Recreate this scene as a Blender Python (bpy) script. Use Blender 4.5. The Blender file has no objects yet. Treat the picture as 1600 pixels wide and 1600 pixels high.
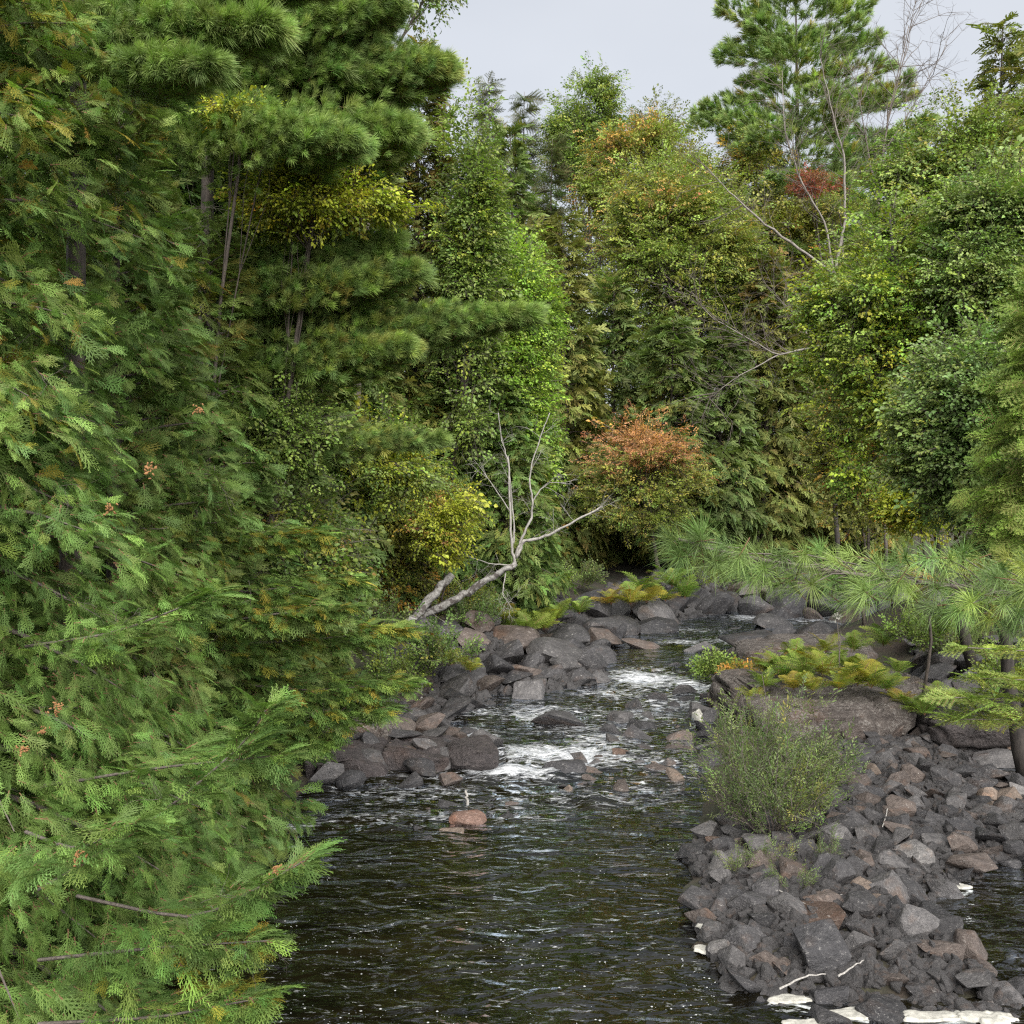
import bpy, math, random
import numpy as np
from mathutils import Vector, Matrix, Euler

# ------------------------------------------------------------------ camera, sky, sun, exposure
SC = bpy.context.scene
COL = SC.collection
R = math.radians
CAMZ, FPX, HOR = 5.0, 1600.0, 770.0          # camera height, focal length and horizon row in photo pixels
PITCH = math.atan((800 - HOR) / FPX)
cam_d = bpy.data.cameras.new('camera')
cam = bpy.data.objects.new('camera', cam_d)
COL.objects.link(cam)
cam.location = (0, 0, CAMZ)
cam.rotation_euler = (math.pi / 2 - PITCH, 0, 0)
cam_d.sensor_fit = 'HORIZONTAL'
cam_d.angle = 2 * math.atan(800 / FPX)
cam_d.clip_start, cam_d.clip_end = 0.1, 2000
SC.camera = cam

SUN_EL, SUN_AZ = R(42), R(166)               # azimuth clockwise from +Y
world = bpy.data.worlds.new('World')
SC.world = world
world.use_nodes = True
wt = world.node_tree
wt.nodes.clear()
wo = wt.nodes.new('ShaderNodeOutputWorld')
wb = wt.nodes.new('ShaderNodeBackground')
sky = wt.nodes.new('ShaderNodeTexSky')
sky.sky_type = 'NISHITA'
sky.sun_disc = False
sky.sun_elevation = SUN_EL
sky.sun_rotation = SUN_AZ
sky.dust_density = 4.0
wmix = wt.nodes.new('ShaderNodeMix'); wmix.data_type = 'RGBA'
wmix.inputs[0].default_value = 0.93
wco = wt.nodes.new('ShaderNodeTexCoord')
wmap = wt.nodes.new('ShaderNodeMapping'); wmap.inputs['Scale'].default_value = (1.2, 1.2, 3.0)
wno = wt.nodes.new('ShaderNodeTexNoise'); wno.inputs['Scale'].default_value = 1.6; wno.inputs['Detail'].default_value = 4
wra = wt.nodes.new('ShaderNodeValToRGB')
wra.color_ramp.elements[0].position = 0.3; wra.color_ramp.elements[0].color = (0.965, 0.985, 1.02, 1)
wra.color_ramp.elements[1].position = 0.7; wra.color_ramp.elements[1].color = (1.175, 1.19, 1.215, 1)
wt.links.new(wco.outputs['Generated'], wmap.inputs['Vector'])
wt.links.new(wmap.outputs['Vector'], wno.inputs['Vector'])
wt.links.new(wno.outputs['Fac'], wra.inputs['Fac'])
wt.links.new(sky.outputs['Color'], wmix.inputs[6])
wt.links.new(wra.outputs['Color'], wmix.inputs[7])
wt.links.new(wmix.outputs[2], wb.inputs['Color'])
wb.inputs['Strength'].default_value = 0.1
wt.links.new(wb.outputs[0], wo.inputs['Surface'])

sun_d = bpy.data.lights.new('sun', 'SUN')
sun_d.energy = 1.5
sun_d.angle = R(75)
sun_d.color = (1.0, 0.965, 0.92)
sun = bpy.data.objects.new('sun', sun_d)
COL.objects.link(sun)
sdir = Vector((math.sin(SUN_AZ) * math.cos(SUN_EL), math.cos(SUN_AZ) * math.cos(SUN_EL), math.sin(SUN_EL)))
sun.rotation_euler = sdir.to_track_quat('Z', 'Y').to_euler()
sun.location = (0, -5, 40)

SC.cycles.use_denoising = False              # leaf-sized detail survives; grain stays as in a photograph
SC.cycles.filter_width = 1.25
SC.view_settings.view_transform = 'Standard'
SC.view_settings.look = 'None'
SC.view_settings.gamma = 1.0
SC.view_settings.use_curve_mapping = False
SC.view_settings.exposure = 2.72

# ------------------------------------------------------------------ helpers
rng = np.random.default_rng(7)
random.seed(7)
UP = np.array([0, 0, 1.0])


def sm(a, b, x):
    t = np.clip((x - a) / (b - a), 0, 1)
    return t * t * (3 - 2 * t)


def wlev(Y):
    """height of the water surface, rising upstream through the two rapids"""
    return 0.22 * sm(16, 19.5, Y) + 0.30 * sm(20, 28.5, Y) + 0.12 * sm(30, 40, Y)


CP, SP = math.cos(PITCH), math.sin(PITCH)


def ray(px, py):
    a, b = (px - 800) / FPX, (800 - py) / FPX
    return np.array([a, CP + b * SP, -SP + b * CP])


def at(px, py, dz=0.0):
    """the point of the water (plus dz) seen at a photo pixel"""
    d = ray(px, py)
    t = 20.0
    for _ in range(40):
        z = wlev(t * d[1]) + dz
        t = (z - CAMZ) / d[2]
    return np.array([0, 0, CAMZ]) + d * t


def atY(px, py, Y):
    d = ray(px, py)
    return np.array([0, 0, CAMZ]) + d * (Y / d[1])


def proj(p):
    p = np.asarray(p, float)
    q = p - np.array([0, 0, CAMZ])
    f = q[..., 1] * CP - q[..., 2] * SP
    u = q[..., 1] * SP + q[..., 2] * CP
    return 800 + FPX * q[..., 0] / f, 800 - FPX * u / f, f


def vnoise(p, seed=0):
    """smooth value noise of points n x 3, about -1..1"""
    p = np.asarray(p, float)
    i = np.floor(p).astype(np.int64)
    f = p - i
    f = f * f * (3 - 2 * f)
    out = np.zeros(len(p))
    for dx in (0, 1):
        for dy in (0, 1):
            for dz in (0, 1):
                h = (i[:, 0] + dx) * 374761393 + (i[:, 1] + dy) * 668265263 + (i[:, 2] + dz) * 2147483647 + seed * 974711
                h = (h ^ (h >> 13)) * 1274126177
                h = (h ^ (h >> 16)) & 0xFFFF
                wgt = (f[:, 0] if dx else 1 - f[:, 0]) * (f[:, 1] if dy else 1 - f[:, 1]) * (f[:, 2] if dz else 1 - f[:, 2])
                out += wgt * (h / 32767.5 - 1)
    return out


def fbm(p, seed=0, o=4):
    s, a = np.zeros(len(p)), 1.0
    for k in range(o):
        s += a * vnoise(p * 2 ** k, seed + k)
        a *= 0.5
    return s


# ---- mesh building
class MB:
    def __init__(s):
        s.v, s.f, s.m, s.n = [], [], [], 0

    def add(s, v, f, m=0):
        s.v.append(np.asarray(v, float).reshape(-1, 3))
        s.f.extend([tuple(int(i) + s.n for i in x) for x in f])
        s.m.extend([m] * len(f))
        s.n += len(s.v[-1])

    def tube(s, pts, rad, seg=6, m=0, cap=True):
        pts = np.asarray(pts, float)
        n = len(pts)
        rad = np.broadcast_to(np.asarray(rad, float), (n,))
        tg = np.gradient(pts, axis=0)
        tg /= np.linalg.norm(tg, axis=1)[:, None] + 1e-9
        ref = np.array([0.31, 0.17, 0.93]) if abs(tg[0][2]) < 0.8 else np.array([0.93, 0.3, 0.1])
        a = np.cross(tg, ref); a /= np.linalg.norm(a, axis=1)[:, None] + 1e-9
        b = np.cross(tg, a)
        ang = np.arange(seg) * 2 * math.pi / seg
        ring = pts[:, None, :] + rad[:, None, None] * (np.cos(ang)[None, :, None] * a[:, None, :] + np.sin(ang)[None, :, None] * b[:, None, :])
        f = []
        for i in range(n - 1):
            for j in range(seg):
                k = (j + 1) % seg
                f.append((i * seg + j, i * seg + k, (i + 1) * seg + k, (i + 1) * seg + j))
        if cap:
            f.append(tuple(range(seg - 1, -1, -1)))
            f.append(tuple((n - 1) * seg + j for j in range(seg)))
        s.add(ring.reshape(-1, 3), f, m)

    def mesh(s, name, mats, smooth=True):
        me = bpy.data.meshes.new(name)
        me.from_pydata(np.concatenate(s.v).tolist() if s.v else [], [], s.f)
        for x in mats:
            me.materials.append(x)
        me.polygons.foreach_set('material_index', s.m)
        me.polygons.foreach_set('use_smooth', [smooth] * len(s.f))
        me.update()
        return me


def link(name, data, parent=None):
    o = bpy.data.objects.new(name, data)
    COL.objects.link(o)
    if parent is not None:
        o.parent = parent
    return o


def tag(o, label=None, cat=None, group=None, kind=None):
    for k, v in (('label', label), ('category', cat), ('group', group), ('kind', kind)):
        if v:
            o[k] = v
    return o


def thing(name, label, cat, loc, group=None):
    o = bpy.data.objects.new(name, None)
    COL.objects.link(o)
    o.location = loc
    o.empty_display_size = 0.3
    return tag(o, label, cat, group)


def local(pts, root):
    return np.asarray(pts, float) - np.array(root.location)


# ---- materials
def mat(name):
    m = bpy.data.materials.new(name)
    m.use_nodes = True
    nt = m.node_tree
    nt.nodes.clear()
    out = nt.nodes.new('ShaderNodeOutputMaterial')
    return m, nt, out


def N(nt, t, **kw):
    n = nt.nodes.new(t)
    for k, v in kw.items():
        if k.startswith('_'):
            setattr(n, k[1:], v)
        else:
            n.inputs[k.replace('__', ' ')].default_value = v
    return n


def mixc(nt, fac, a, b, mode='MIX'):
    n = nt.nodes.new('ShaderNodeMix'); n.data_type = 'RGBA'; n.blend_type = mode
    for i, v in ((0, fac), (6, a), (7, b)):
        if hasattr(v, 'is_output'):
            nt.links.new(v, n.inputs[i])
        else:
            n.inputs[i].default_value = v if i == 0 else (*v, 1)
    return n.outputs[2]


def ramp(nt, src, p0, p1, c0=(0, 0, 0), c1=(1, 1, 1)):
    n = nt.nodes.new('ShaderNodeValToRGB')
    e = n.color_ramp.elements
    e[0].position, e[0].color = p0, (*c0, 1)
    e[1].position, e[1].color = p1, (*c1, 1)
    nt.links.new(src, n.inputs['Fac'])
    return n.outputs['Color']


def leaf_mat(name, trans, rough, spec, nscale):
    """colour comes from the tint each leaf clump carries, with fine mottling"""
    m, nt, out = mat(name)
    a = N(nt, 'ShaderNodeAttribute', _attribute_type='INSTANCER', _attribute_name='tint')
    co = N(nt, 'ShaderNodeTexCoord')
    no = N(nt, 'ShaderNodeTexNoise', Scale=nscale, Detail=2.0)
    nt.links.new(co.outputs['Object'], no.inputs['Vector'])
    c = mixc(nt, 1.0, a.outputs['Color'], ramp(nt, no.outputs['Fac'], 0.3, 0.75, (0.7, 0.72, 0.6), (1.2, 1.2, 1.1)), 'MULTIPLY')
    p = N(nt, 'ShaderNodeBsdfPrincipled', Roughness=rough)
    p.inputs['Specular IOR Level'].default_value = spec
    nt.links.new(c, p.inputs['Base Color'])
    tr = N(nt, 'ShaderNodeBsdfTranslucent')
    nt.links.new(mixc(nt, 1.0, c, (1.1, 1.25, 0.6), 'MULTIPLY'), tr.inputs['Color'])
    mx = N(nt, 'ShaderNodeMixShader', Fac=trans)
    nt.links.new(p.outputs[0], mx.inputs[1]); nt.links.new(tr.outputs[0], mx.inputs[2])
    nt.links.new(mx.outputs[0], out.inputs['Surface'])
    return m


def bark_mat(name, c0, c1, scale=(9, 9, 2.2), spots=None, bump=0.6):
    m, nt, out = mat(name)
    co = N(nt, 'ShaderNodeTexCoord')
    mp = N(nt, 'ShaderNodeMapping', Scale=scale)
    no = N(nt, 'ShaderNodeTexNoise', Scale=2.0, Detail=6.0, Roughness=0.65)
    nt.links.new(co.outputs['Object'], mp.inputs['Vector']); nt.links.new(mp.outputs[0], no.inputs['Vector'])
    c = ramp(nt, no.outputs['Fac'], 0.32, 0.68, c0, c1)
    if spots:
        n2 = N(nt, 'ShaderNodeTexNoise', Scale=7.0, Detail=3.0)
        nt.links.new(co.outputs['Object'], n2.inputs['Vector'])
        c = mixc(nt, ramp(nt, n2.outputs['Fac'], 0.52, 0.6), c, spots)
    p = N(nt, 'ShaderNodeBsdfPrincipled', Roughness=0.85)
    b = N(nt, 'ShaderNodeBump', Strength=bump, Distance=0.02)
    nt.links.new(no.outputs['Fac'], b.inputs['Height']); nt.links.new(b.outputs[0], p.inputs['Normal'])
    nt.links.new(c, p.inputs['Base Color']); nt.links.new(p.outputs[0], out.inputs['Surface'])
    return m


def rock_mat(name, base_attr=True, base=(0.1, 0.09, 0.09), lichen=(0.3, 0.29, 0.27), lich=0.62, rough=0.55, scale=1.0, bd=0.03, warm=(1.25, 1.0, 0.84)):
    m, nt, out = mat(name)
    co = N(nt, 'ShaderNodeTexCoord')
    oi = N(nt, 'ShaderNodeObjectInfo')
    ad = N(nt, 'ShaderNodeVectorMath', _operation='ADD')
    mu = N(nt, 'ShaderNodeVectorMath', _operation='SCALE'); mu.inputs['Scale'].default_value = 40.0
    cb = N(nt, 'ShaderNodeCombineXYZ')
    nt.links.new(oi.outputs['Random'], cb.inputs[0]); nt.links.new(oi.outputs['Random'], cb.inputs[1])
    nt.links.new(cb.outputs[0], mu.inputs[0])
    nt.links.new(co.outputs['Object'], ad.inputs[0]); nt.links.new(mu.outputs[0], ad.inputs[1])
    def noise(s, d, r=0.6):
        n = N(nt, 'ShaderNodeTexNoise', Scale=s * scale, Detail=d, Roughness=r)
        nt.links.new(ad.outputs[0], n.inputs['Vector'])
        return n.outputs['Fac']
    big, med, fine = noise(1.3, 3.0), noise(4.5, 5.0, 0.7), noise(16.0, 6.0, 0.75)
    c = oi.outputs['Color'] if base_attr else None
    if c is None:
        rgb = N(nt, 'ShaderNodeRGB'); rgb.outputs[0].default_value = (*base, 1); c = rgb.outputs[0]
    c = mixc(nt, 1.0, c, ramp(nt, med, 0.28, 0.72, (0.55, 0.55, 0.56), (1.35, 1.33, 1.3)), 'MULTIPLY')
    c = mixc(nt, ramp(nt, big, 0.56, 0.72), c, mixc(nt, 1.0, c, warm, 'MULTIPLY'))
    c = mixc(nt, 1.0, c, ramp(nt, fine, 0.3, 0.7, (0.72, 0.72, 0.72), (1.2, 1.2, 1.2)), 'MULTIPLY')
    lf = N(nt, 'ShaderNodeMath', _operation='MULTIPLY')
    nt.links.new(ramp(nt, fine, lich - 0.05, lich + 0.06), lf.inputs[0]); nt.links.new(ramp(nt, med, 0.42, 0.6), lf.inputs[1])
    c = mixc(nt, lf.outputs[0], c, lichen)
    p = N(nt, 'ShaderNodeBsdfPrincipled', Roughness=rough)
    p.inputs['Specular IOR Level'].default_value = 0.4
    rr = N(nt, 'ShaderNodeMapRange'); rr.inputs['To Min'].default_value = rough - 0.15; rr.inputs['To Max'].default_value = rough + 0.2
    nt.links.new(med, rr.inputs['Value']); nt.links.new(rr.outputs[0], p.inputs['Roughness'])
    hs = N(nt, 'ShaderNodeMath', _operation='MULTIPLY_ADD'); hs.inputs[1].default_value = 2.0
    nt.links.new(med, hs.inputs[0]); nt.links.new(fine, hs.inputs[2])
    b = N(nt, 'ShaderNodeBump', Strength=0.8, Distance=bd)
    nt.links.new(hs.outputs[0], b.inputs['Height']); nt.links.new(b.outputs[0], p.inputs['Normal'])
    nt.links.new(c, p.inputs['Base Color']); nt.links.new(p.outputs[0], out.inputs['Surface'])
    return m


M_CEDAR = leaf_mat('cedar_scale_leaf', 0.3, 0.6, 0.25, 5.0)
M_NEEDLE = leaf_mat('pine_needle', 0.18, 0.5, 0.3, 4.0)
M_LEAF = leaf_mat('broad_leaf', 0.3, 0.45, 0.35, 4.0)
M_BARK = bark_mat('brown_bark', (0.03, 0.024, 0.02), (0.11, 0.09, 0.075))
M_BARKD = bark_mat('dark_wet_bark', (0.012, 0.01, 0.009), (0.05, 0.042, 0.036))
M_TWIG = bark_mat('grey_twig', (0.05, 0.04, 0.034), (0.15, 0.127, 0.11), (20, 20, 20))
M_RTWIG = bark_mat('reddish_twig', (0.09, 0.045, 0.025), (0.2, 0.1, 0.05), (20, 20, 20))
M_WHITE = bark_mat('bleached_dead_wood', (0.15, 0.14, 0.128), (0.36, 0.345, 0.32), (14, 14, 5), None, 0.4)
M_LOG = bark_mat('lichened_log_bark', (0.10, 0.095, 0.088), (0.33, 0.32, 0.305), (8, 8, 8), (0.07, 0.06, 0.055), 0.9)
M_ROCK = rock_mat('river_stone')
M_BED = rock_mat('outcrop_bedrock', False, (0.115, 0.098, 0.088), (0.27, 0.255, 0.235), 0.54, 0.75, 1.3, 0.11)
M_LEDGE = rock_mat('ledge_bedrock', False, (0.056, 0.048, 0.048), (0.15, 0.13, 0.12), 0.62, 0.6, 1.0, 0.09)

# ------------------------------------------------------------------ plant protos (meshes only; every plant below is made of them)
def strip(mb, a, b, w0, w1, nrm, m=0, mid=0.0):
    """a flat ribbon from a to b; nrm is about its face normal; mid lifts its middle"""
    a, b = np.asarray(a, float), np.asarray(b, float)
    t = b - a
    s = np.cross(t, nrm); s /= np.linalg.norm(s) + 1e-9
    if w1 <= 1e-6:
        mb.add([a - s * w0, a + s * w0, b], [(0, 1, 2)], m)
    else:
        mb.add([a - s * w0, a + s * w0, b + s * w1, b - s * w1], [(0, 1, 2, 3)], m)


def cedar_spray(seed, detail=2):
    """one flat fan of scale leaves, length 1 along +Y, lying in XY and drooping at the tip"""
    r = np.random.default_rng(seed)
    mb = MB()
    bend = r.uniform(-0.45, -0.12)
    sway = r.uniform(-0.12, 0.12)

    def P(x, y):
        return np.array([x + sway * y * y, y, bend * y * y + 0.10 * x * x * (-1) + r.normal(0, 0.006)])
    nz = np.array([0, 0, 1.0])
    ns = 6
    for i in range(ns):
        strip(mb, P(0, i / ns), P(0, (i + 1) / ns), 0.016 * (1 - i / ns) + 0.006, 0.016 * (1 - (i + 1) / ns) + 0.005, nz, 1 if i < 2 else 0)
    k = 15 if detail == 2 else 8
    for i in range(k):
        y0 = 0.08 + 0.86 * i / k
        sd = 1 if i % 2 else -1
        L = (0.52 * math.sin(math.pi * min(1, 0.22 + 0.78 * (1 - y0))) ** 0.8) * r.uniform(0.75, 1.15) * (1.05 - 0.5 * y0)
        ang = R(r.uniform(32, 46))
        dx, dy = sd * math.sin(ang), math.cos(ang)
        w = 0.017 if detail == 2 else 0.05
        prev = None
        nn = 3 if detail == 2 else 2
        for j in range(nn):
            s0, s1 = j / nn * L, (j + 1) / nn * L
            c0 = 1 + 0.25 * s0
            strip(mb, P(dx * s0, y0 + dy * s0 * c0), P(dx * s1, y0 + dy * s1 * (1 + 0.25 * s1)), w * (1 - 0.6 * j / nn), w * (1 - 0.6 * (j + 1) / nn), nz + np.array([0.3 * sd * r.random(), 0, 0]))
        q = int(L / (0.052 if detail == 2 else 0.11))
        for j in range(q):
            s0 = (j + 0.6) / q * L
            sd2 = 1 if j % 2 else -1
            a2 = ang * sd + sd2 * R(r.uniform(30, 45))
            l2 = (0.055 + 0.10 * (1 - s0 / L)) * r.uniform(0.8, 1.3) * (0.5 + L)
            b0 = np.array([dx * s0, y0 + dy * s0 * (1 + 0.25 * s0)])
            b1 = b0 + l2 * np.array([math.sin(a2), math.cos(a2)])
            strip(mb, P(*b0), P(*b1), w * 0.75, w * 0.35, nz + np.array([r.normal(0, .3), r.normal(0, .3), 0]))
    return mb.mesh('cedar_spray', [M_CEDAR, M_RTWIG])


def pine_tuft(seed, n=90, w=0.011, long=1.0, twig=True, t_lo=18, t_hi=88):
    """bundle of long soft needles round the end of a twig along +Y; needle length about 1"""
    r = np.random.default_rng(seed)
    mb = MB()
    if twig:
        mb.tube([(0, -0.35, 0), (0, 0.3, 0.0), (0, 0.62, 0.02)], [0.022, 0.02, 0.012], 4, 1)
    for i in range(n):
        y0 = r.uniform(-0.1, 0.6) ** 1.0 if r.random() < 0.5 else r.uniform(0.3, 0.62)
        phi = r.uniform(0, 2 * math.pi)
        th = R(r.uniform(t_lo, t_hi)) * (1.0 if y0 < 0.45 else 0.8)
        d = np.array([math.sin(th) * math.cos(phi), math.cos(th), math.sin(th) * math.sin(phi)])
        L = r.uniform(0.7, 1.05) * long
        a = np.array([0, y0, 0])
        m_ = a + d * L * 0.55
        b = a + d * L + np.array([0, 0.05 * L, -0.13 * L])
        nr = np.array([r.normal(), r.normal(), r.normal()])
        strip(mb, a, m_, w * 0.8, w, nr)
        strip(mb, m_, b, w, 0, nr)
    return mb.mesh('pine_tuft', [M_NEEDLE, M_RTWIG])


def leaf(mb, base, d, nrm, L, w, fold=0.25, m=0):
    d = d / (np.linalg.norm(d) + 1e-9)
    s = np.cross(d, nrm); s /= np.linalg.norm(s) + 1e-9
    n = np.cross(s, d)
    b = np.asarray(base, float)
    tip = b + d * L - n * 0.15 * L
    v = [b, b + d * L * 0.3 + s * w + n * fold * w, b + d * L * 0.62 + s * w * 0.8 + n * fold * w * 0.8, tip,
         b + d * L * 0.62 - s * w * 0.8 + n * fold * w * 0.8, b + d * L * 0.3 - s * w + n * fold * w, b + d * L * 0.45]
    mb.add(v, [(0, 1, 6), (1, 2, 6), (2, 3, 6), (3, 4, 6), (4, 5, 6), (5, 0, 6)], m)


def leaf_sprig(seed, n=13, size=0.2, ratio=0.36, spread=0.35, droop=0.5):
    """a twig along +Y (length 1) with alternate leaves held roughly flat"""
    r = np.random.default_rng(seed)
    mb = MB()
    mb.tube([(0, 0, 0), (0.03, 0.5, 0.03), (0, 0.95, 0)], [0.012, 0.009, 0.004], 3, 1, False)
    for i in range(n):
        y = 0.12 + 0.85 * i / (n - 1)
        sd = 1 if i % 2 else -1
        off = np.array([sd * r.uniform(0.02, spread) * (1.1 - 0.6 * y), r.uniform(-.06, .06), r.normal(0, 0.09)])
        d = np.array([sd * r.uniform(0.3, 1.1) * (1.2 - y), r.uniform(0.3, 1.0), -droop * r.uniform(0.0, 1.0)])
        leaf(mb, np.array([0.02, y, 0.02]) + off, d, UP + np.array([r.normal(0, .45), r.normal(0, .45), 0]), size * r.uniform(0.7, 1.2), size * ratio * r.uniform(0.85, 1.15))
        strip(mb, np.array([0.02, y - 0.05, 0.02]), np.array([0.02, y, 0.02]) + off, 0.004, 0.003, UP, 1)
    return mb.mesh('leaf_sprig', [M_LEAF, M_TWIG], False)


def fir_spray(seed, needle=0.07):
    """flat fir or hemlock spray, length 1: side twigs combed with short needles"""
    r = np.random.default_rng(seed)
    mb = MB()
    def comb(a, b, nn, L):
        t = (b - a)
        td = t / np.linalg.norm(t)
        s = np.cross(td, UP)
        strip(mb, a, b, 0.008, 0.004, UP, 1)
        for i in range(nn):
            p = a + t * (i + 0.5) / nn
            for sd in (-1, 1):
                d = td * 0.55 + s * sd * r.uniform(0.7, 1.0) + UP * r.uniform(-0.1, 0.45)
                strip(mb, p, p + d * L * r.uniform(0.8, 1.1), 0.0105, 0.003, UP + np.array([r.normal(0, .3), r.normal(0, .3), 0]))
    ax = [np.array([0.0, y, -0.12 * y * y]) for y in np.linspace(0, 1, 6)]
    for a, b in zip(ax[:-1], ax[1:]):
        comb(a, b, 6, needle)
    for i in range(9):
        y = 0.08 + 0.82 * i / 9
        sd = 1 if i % 2 else -1
        L = 0.5 * (1.05 - y) * r.uniform(0.8, 1.2) + 0.05
        a = np.array([0, y, -0.12 * y * y])
        b = a + L * np.array([sd * 0.78, 0.62, -0.12])
        comb(a, b, max(3, int(L / 0.04)), needle * 0.9)
    return mb.mesh('fir_spray', [M_NEEDLE, M_RTWIG])


def fern_frond(seed):
    r = np.random.default_rng(seed)
    mb = MB()
    P = lambda s: np.array([0.06 * math.sin(3 * s), s * 0.85, 0.55 * s - 0.62 * s * s])
    n = 15
    for i in range(n):
        a, b = P(i / n), P((i + 1) / n)
        strip(mb, a, b, 0.007, 0.005, UP, 1)
        if i < 2:
            continue
        for sd in (-1, 1):
            L = 0.24 * math.sin(math.pi * (0.12 + 0.86 * (i / n))) * r.uniform(0.85, 1.15)
            d = np.array([sd * 1.0, 0.35, -0.12 + r.normal(0, .06)]) * L
            s0 = np.cross(d, UP); s0 /= np.linalg.norm(s0)
            strip(mb, a, a + d, 0.004, 0.002, UP)
            for j in range(5):
                q = a + d * (j + 0.5) / 5
                for s2 in (-1, 1):
                    strip(mb, q, q + s0 * s2 * 0.035 * (1.1 - j / 6) + d * 0.12, 0.012 * (1.1 - j / 7), 0.004, UP + np.array([r.normal(0, .2), r.normal(0, .2), 0]))
    return mb.mesh('frond', [M_CEDAR, M_RTWIG])


def dead_twig(seed, mt):
    """a bare forked twig, length 1 along +Y"""
    r = np.random.default_rng(seed)
    mb = MB()
    def go(p, d, L, rad, lev):
        pts = [p]
        for k in range(4):
            d = d + r.normal(0, 0.16, 3); d /= np.linalg.norm(d)
            pts.append(pts[-1] + d * L / 4)
        mb.tube(pts, np.linspace(rad, rad * 0.45, 5), 4, 0, False)
        if lev:
            for k in range(3 if lev == 2 else 3):
                i = r.integers(1, 5)
                e = d + r.normal(0, 0.55, 3); e /= np.linalg.norm(e)
                go(pts[i], e, L * r.uniform(0.4, 0.7), rad * 0.55, lev - 1)
    go(np.zeros(3), np.array([0, 1.0, 0]), 0.8, 0.008, 2)
    return mb.mesh('dead_twig', [mt])


def group_of(name, meshes):
    """geometry nodes that set one of these meshes on every point of a crown"""
    obs = [bpy.data.objects.new(name + '_source', me) for me in meshes]
    ng = bpy.data.node_groups.new(name, 'GeometryNodeTree')
    ng.interface.new_socket('Geometry', in_out='INPUT', socket_type='NodeSocketGeometry')
    ng.interface.new_socket('Geometry', in_out='OUTPUT', socket_type='NodeSocketGeometry')
    gi, go = ng.nodes.new('NodeGroupInput'), ng.nodes.new('NodeGroupOutput')
    ins = ng.nodes.new('GeometryNodeInstanceOnPoints')
    g2 = ng.nodes.new('GeometryNodeGeometryToInstance')
    for o in obs:
        oi = ng.nodes.new('GeometryNodeObjectInfo'); oi.inputs['Object'].default_value = o
        ng.links.new(oi.outputs['Geometry'], g2.inputs[0])
    def attr(n, t):
        a = ng.nodes.new('GeometryNodeInputNamedAttribute'); a.data_type = t; a.inputs['Name'].default_value = n
        return next(s for s in a.outputs if s.enabled and s.name == 'Attribute')
    er = ng.nodes.new('FunctionNodeEulerToRotation')
    ng.links.new(attr('rot', 'FLOAT_VECTOR'), er.inputs[0])
    ng.links.new(gi.outputs[0], ins.inputs['Points'])
    ng.links.new(g2.outputs[0], ins.inputs['Instance'])
    ins.inputs['Pick Instance'].default_value = True
    ng.links.new(attr('pid', 'INT'), ins.inputs['Instance Index'])
    ng.links.new(er.outputs[0], ins.inputs['Rotation'])
    ng.links.new(attr('scl', 'FLOAT'), ins.inputs['Scale'])
    ng.links.new(ins.outputs[0], go.inputs[0])
    return dict(ng=ng, n=len(meshes), meshes=meshes)


CEDAR = group_of('cedar_sprays', [cedar_spray(s, 2) for s in range(8)])
CEDARF = group_of('cedar_sprays_far', [cedar_spray(20 + s, 1) for s in range(3)])
PINE = group_of('pine_tufts', [pine_tuft(s, 110, 0.010) for s in range(4)])
PINEB = group_of('pine_brushes', [pine_tuft(110 + s, 90, 0.011, 0.95, True, 10, 46) for s in range(4)])
PINEBM = group_of('pine_brushes_far', [pine_tuft(120 + s, 44, 0.022, 0.95, False, 10, 50) for s in range(3)])
PINEM = group_of('pine_tufts_mid', [pine_tuft(10 + s, 44, 0.020, 1.0, False) for s in range(3)])
LEAF = group_of('leaf_sprigs', [leaf_sprig(s) for s in range(4)])
LEAFB = group_of('big_leaf_sprigs', [leaf_sprig(30 + s, 9, 0.3, 0.42, 0.3, 0.6) for s in range(3)])
WILLOW = group_of('willow_sprigs', [leaf_sprig(50 + s, 16, 0.2, 0.13, 0.05, 0.25) for s in range(3)])
FIR = group_of('fir_sprays', [fir_spray(s) for s in range(3)])
DTWIG = group_of('grey_dead_twigs', [dead_twig(s, M_TWIG) for s in range(3)])
WTWIG = group_of('white_dead_twigs', [dead_twig(s + 5, M_WHITE) for s in range(3)])
FROND = [fern_frond(s) for s in range(4)]


def euler_from(y, up):
    """XYZ eulers that turn local +Y to y and local +Z towards up (arrays n x 3)"""
    y = y / (np.linalg.norm(y, axis=1)[:, None] + 1e-9)
    x = np.cross(y, up); x /= np.linalg.norm(x, axis=1)[:, None] + 1e-9
    z = np.cross(x, y)
    return np.stack([np.arctan2(y[:, 2], z[:, 2]), np.arcsin(np.clip(-x[:, 2], -1, 1)), np.arctan2(x[:, 1], x[:, 0])], axis=1)


LEAFY = np.array([2.2, 1.88, 1.5])      # colour gain that brightens all foliage, blue least


def palette(pal, n, pos, r, patch=0.6, var=0.22, seed=1):
    """pal: list of (weight, colour). Neighbouring clumps tend to share a colour."""
    w = np.array([p[0] for p in pal], float); w /= w.sum()
    cum = np.cumsum(w)
    u = 0.5 + 0.5 * np.clip(vnoise(pos * patch, seed) * 1.5, -1, 1) * 0.75 + r.normal(0, 0.16, n)
    idx = np.searchsorted(cum, np.clip(np.abs(u) % 1.0, 0, 0.9999))
    c = np.array([p[1] for p in pal])[idx]
    v = np.exp(r.normal(0, var, n))[:, None]
    return c * v * (1 + r.normal(0, 0.06, (n, 3))) * LEAFY


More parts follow.
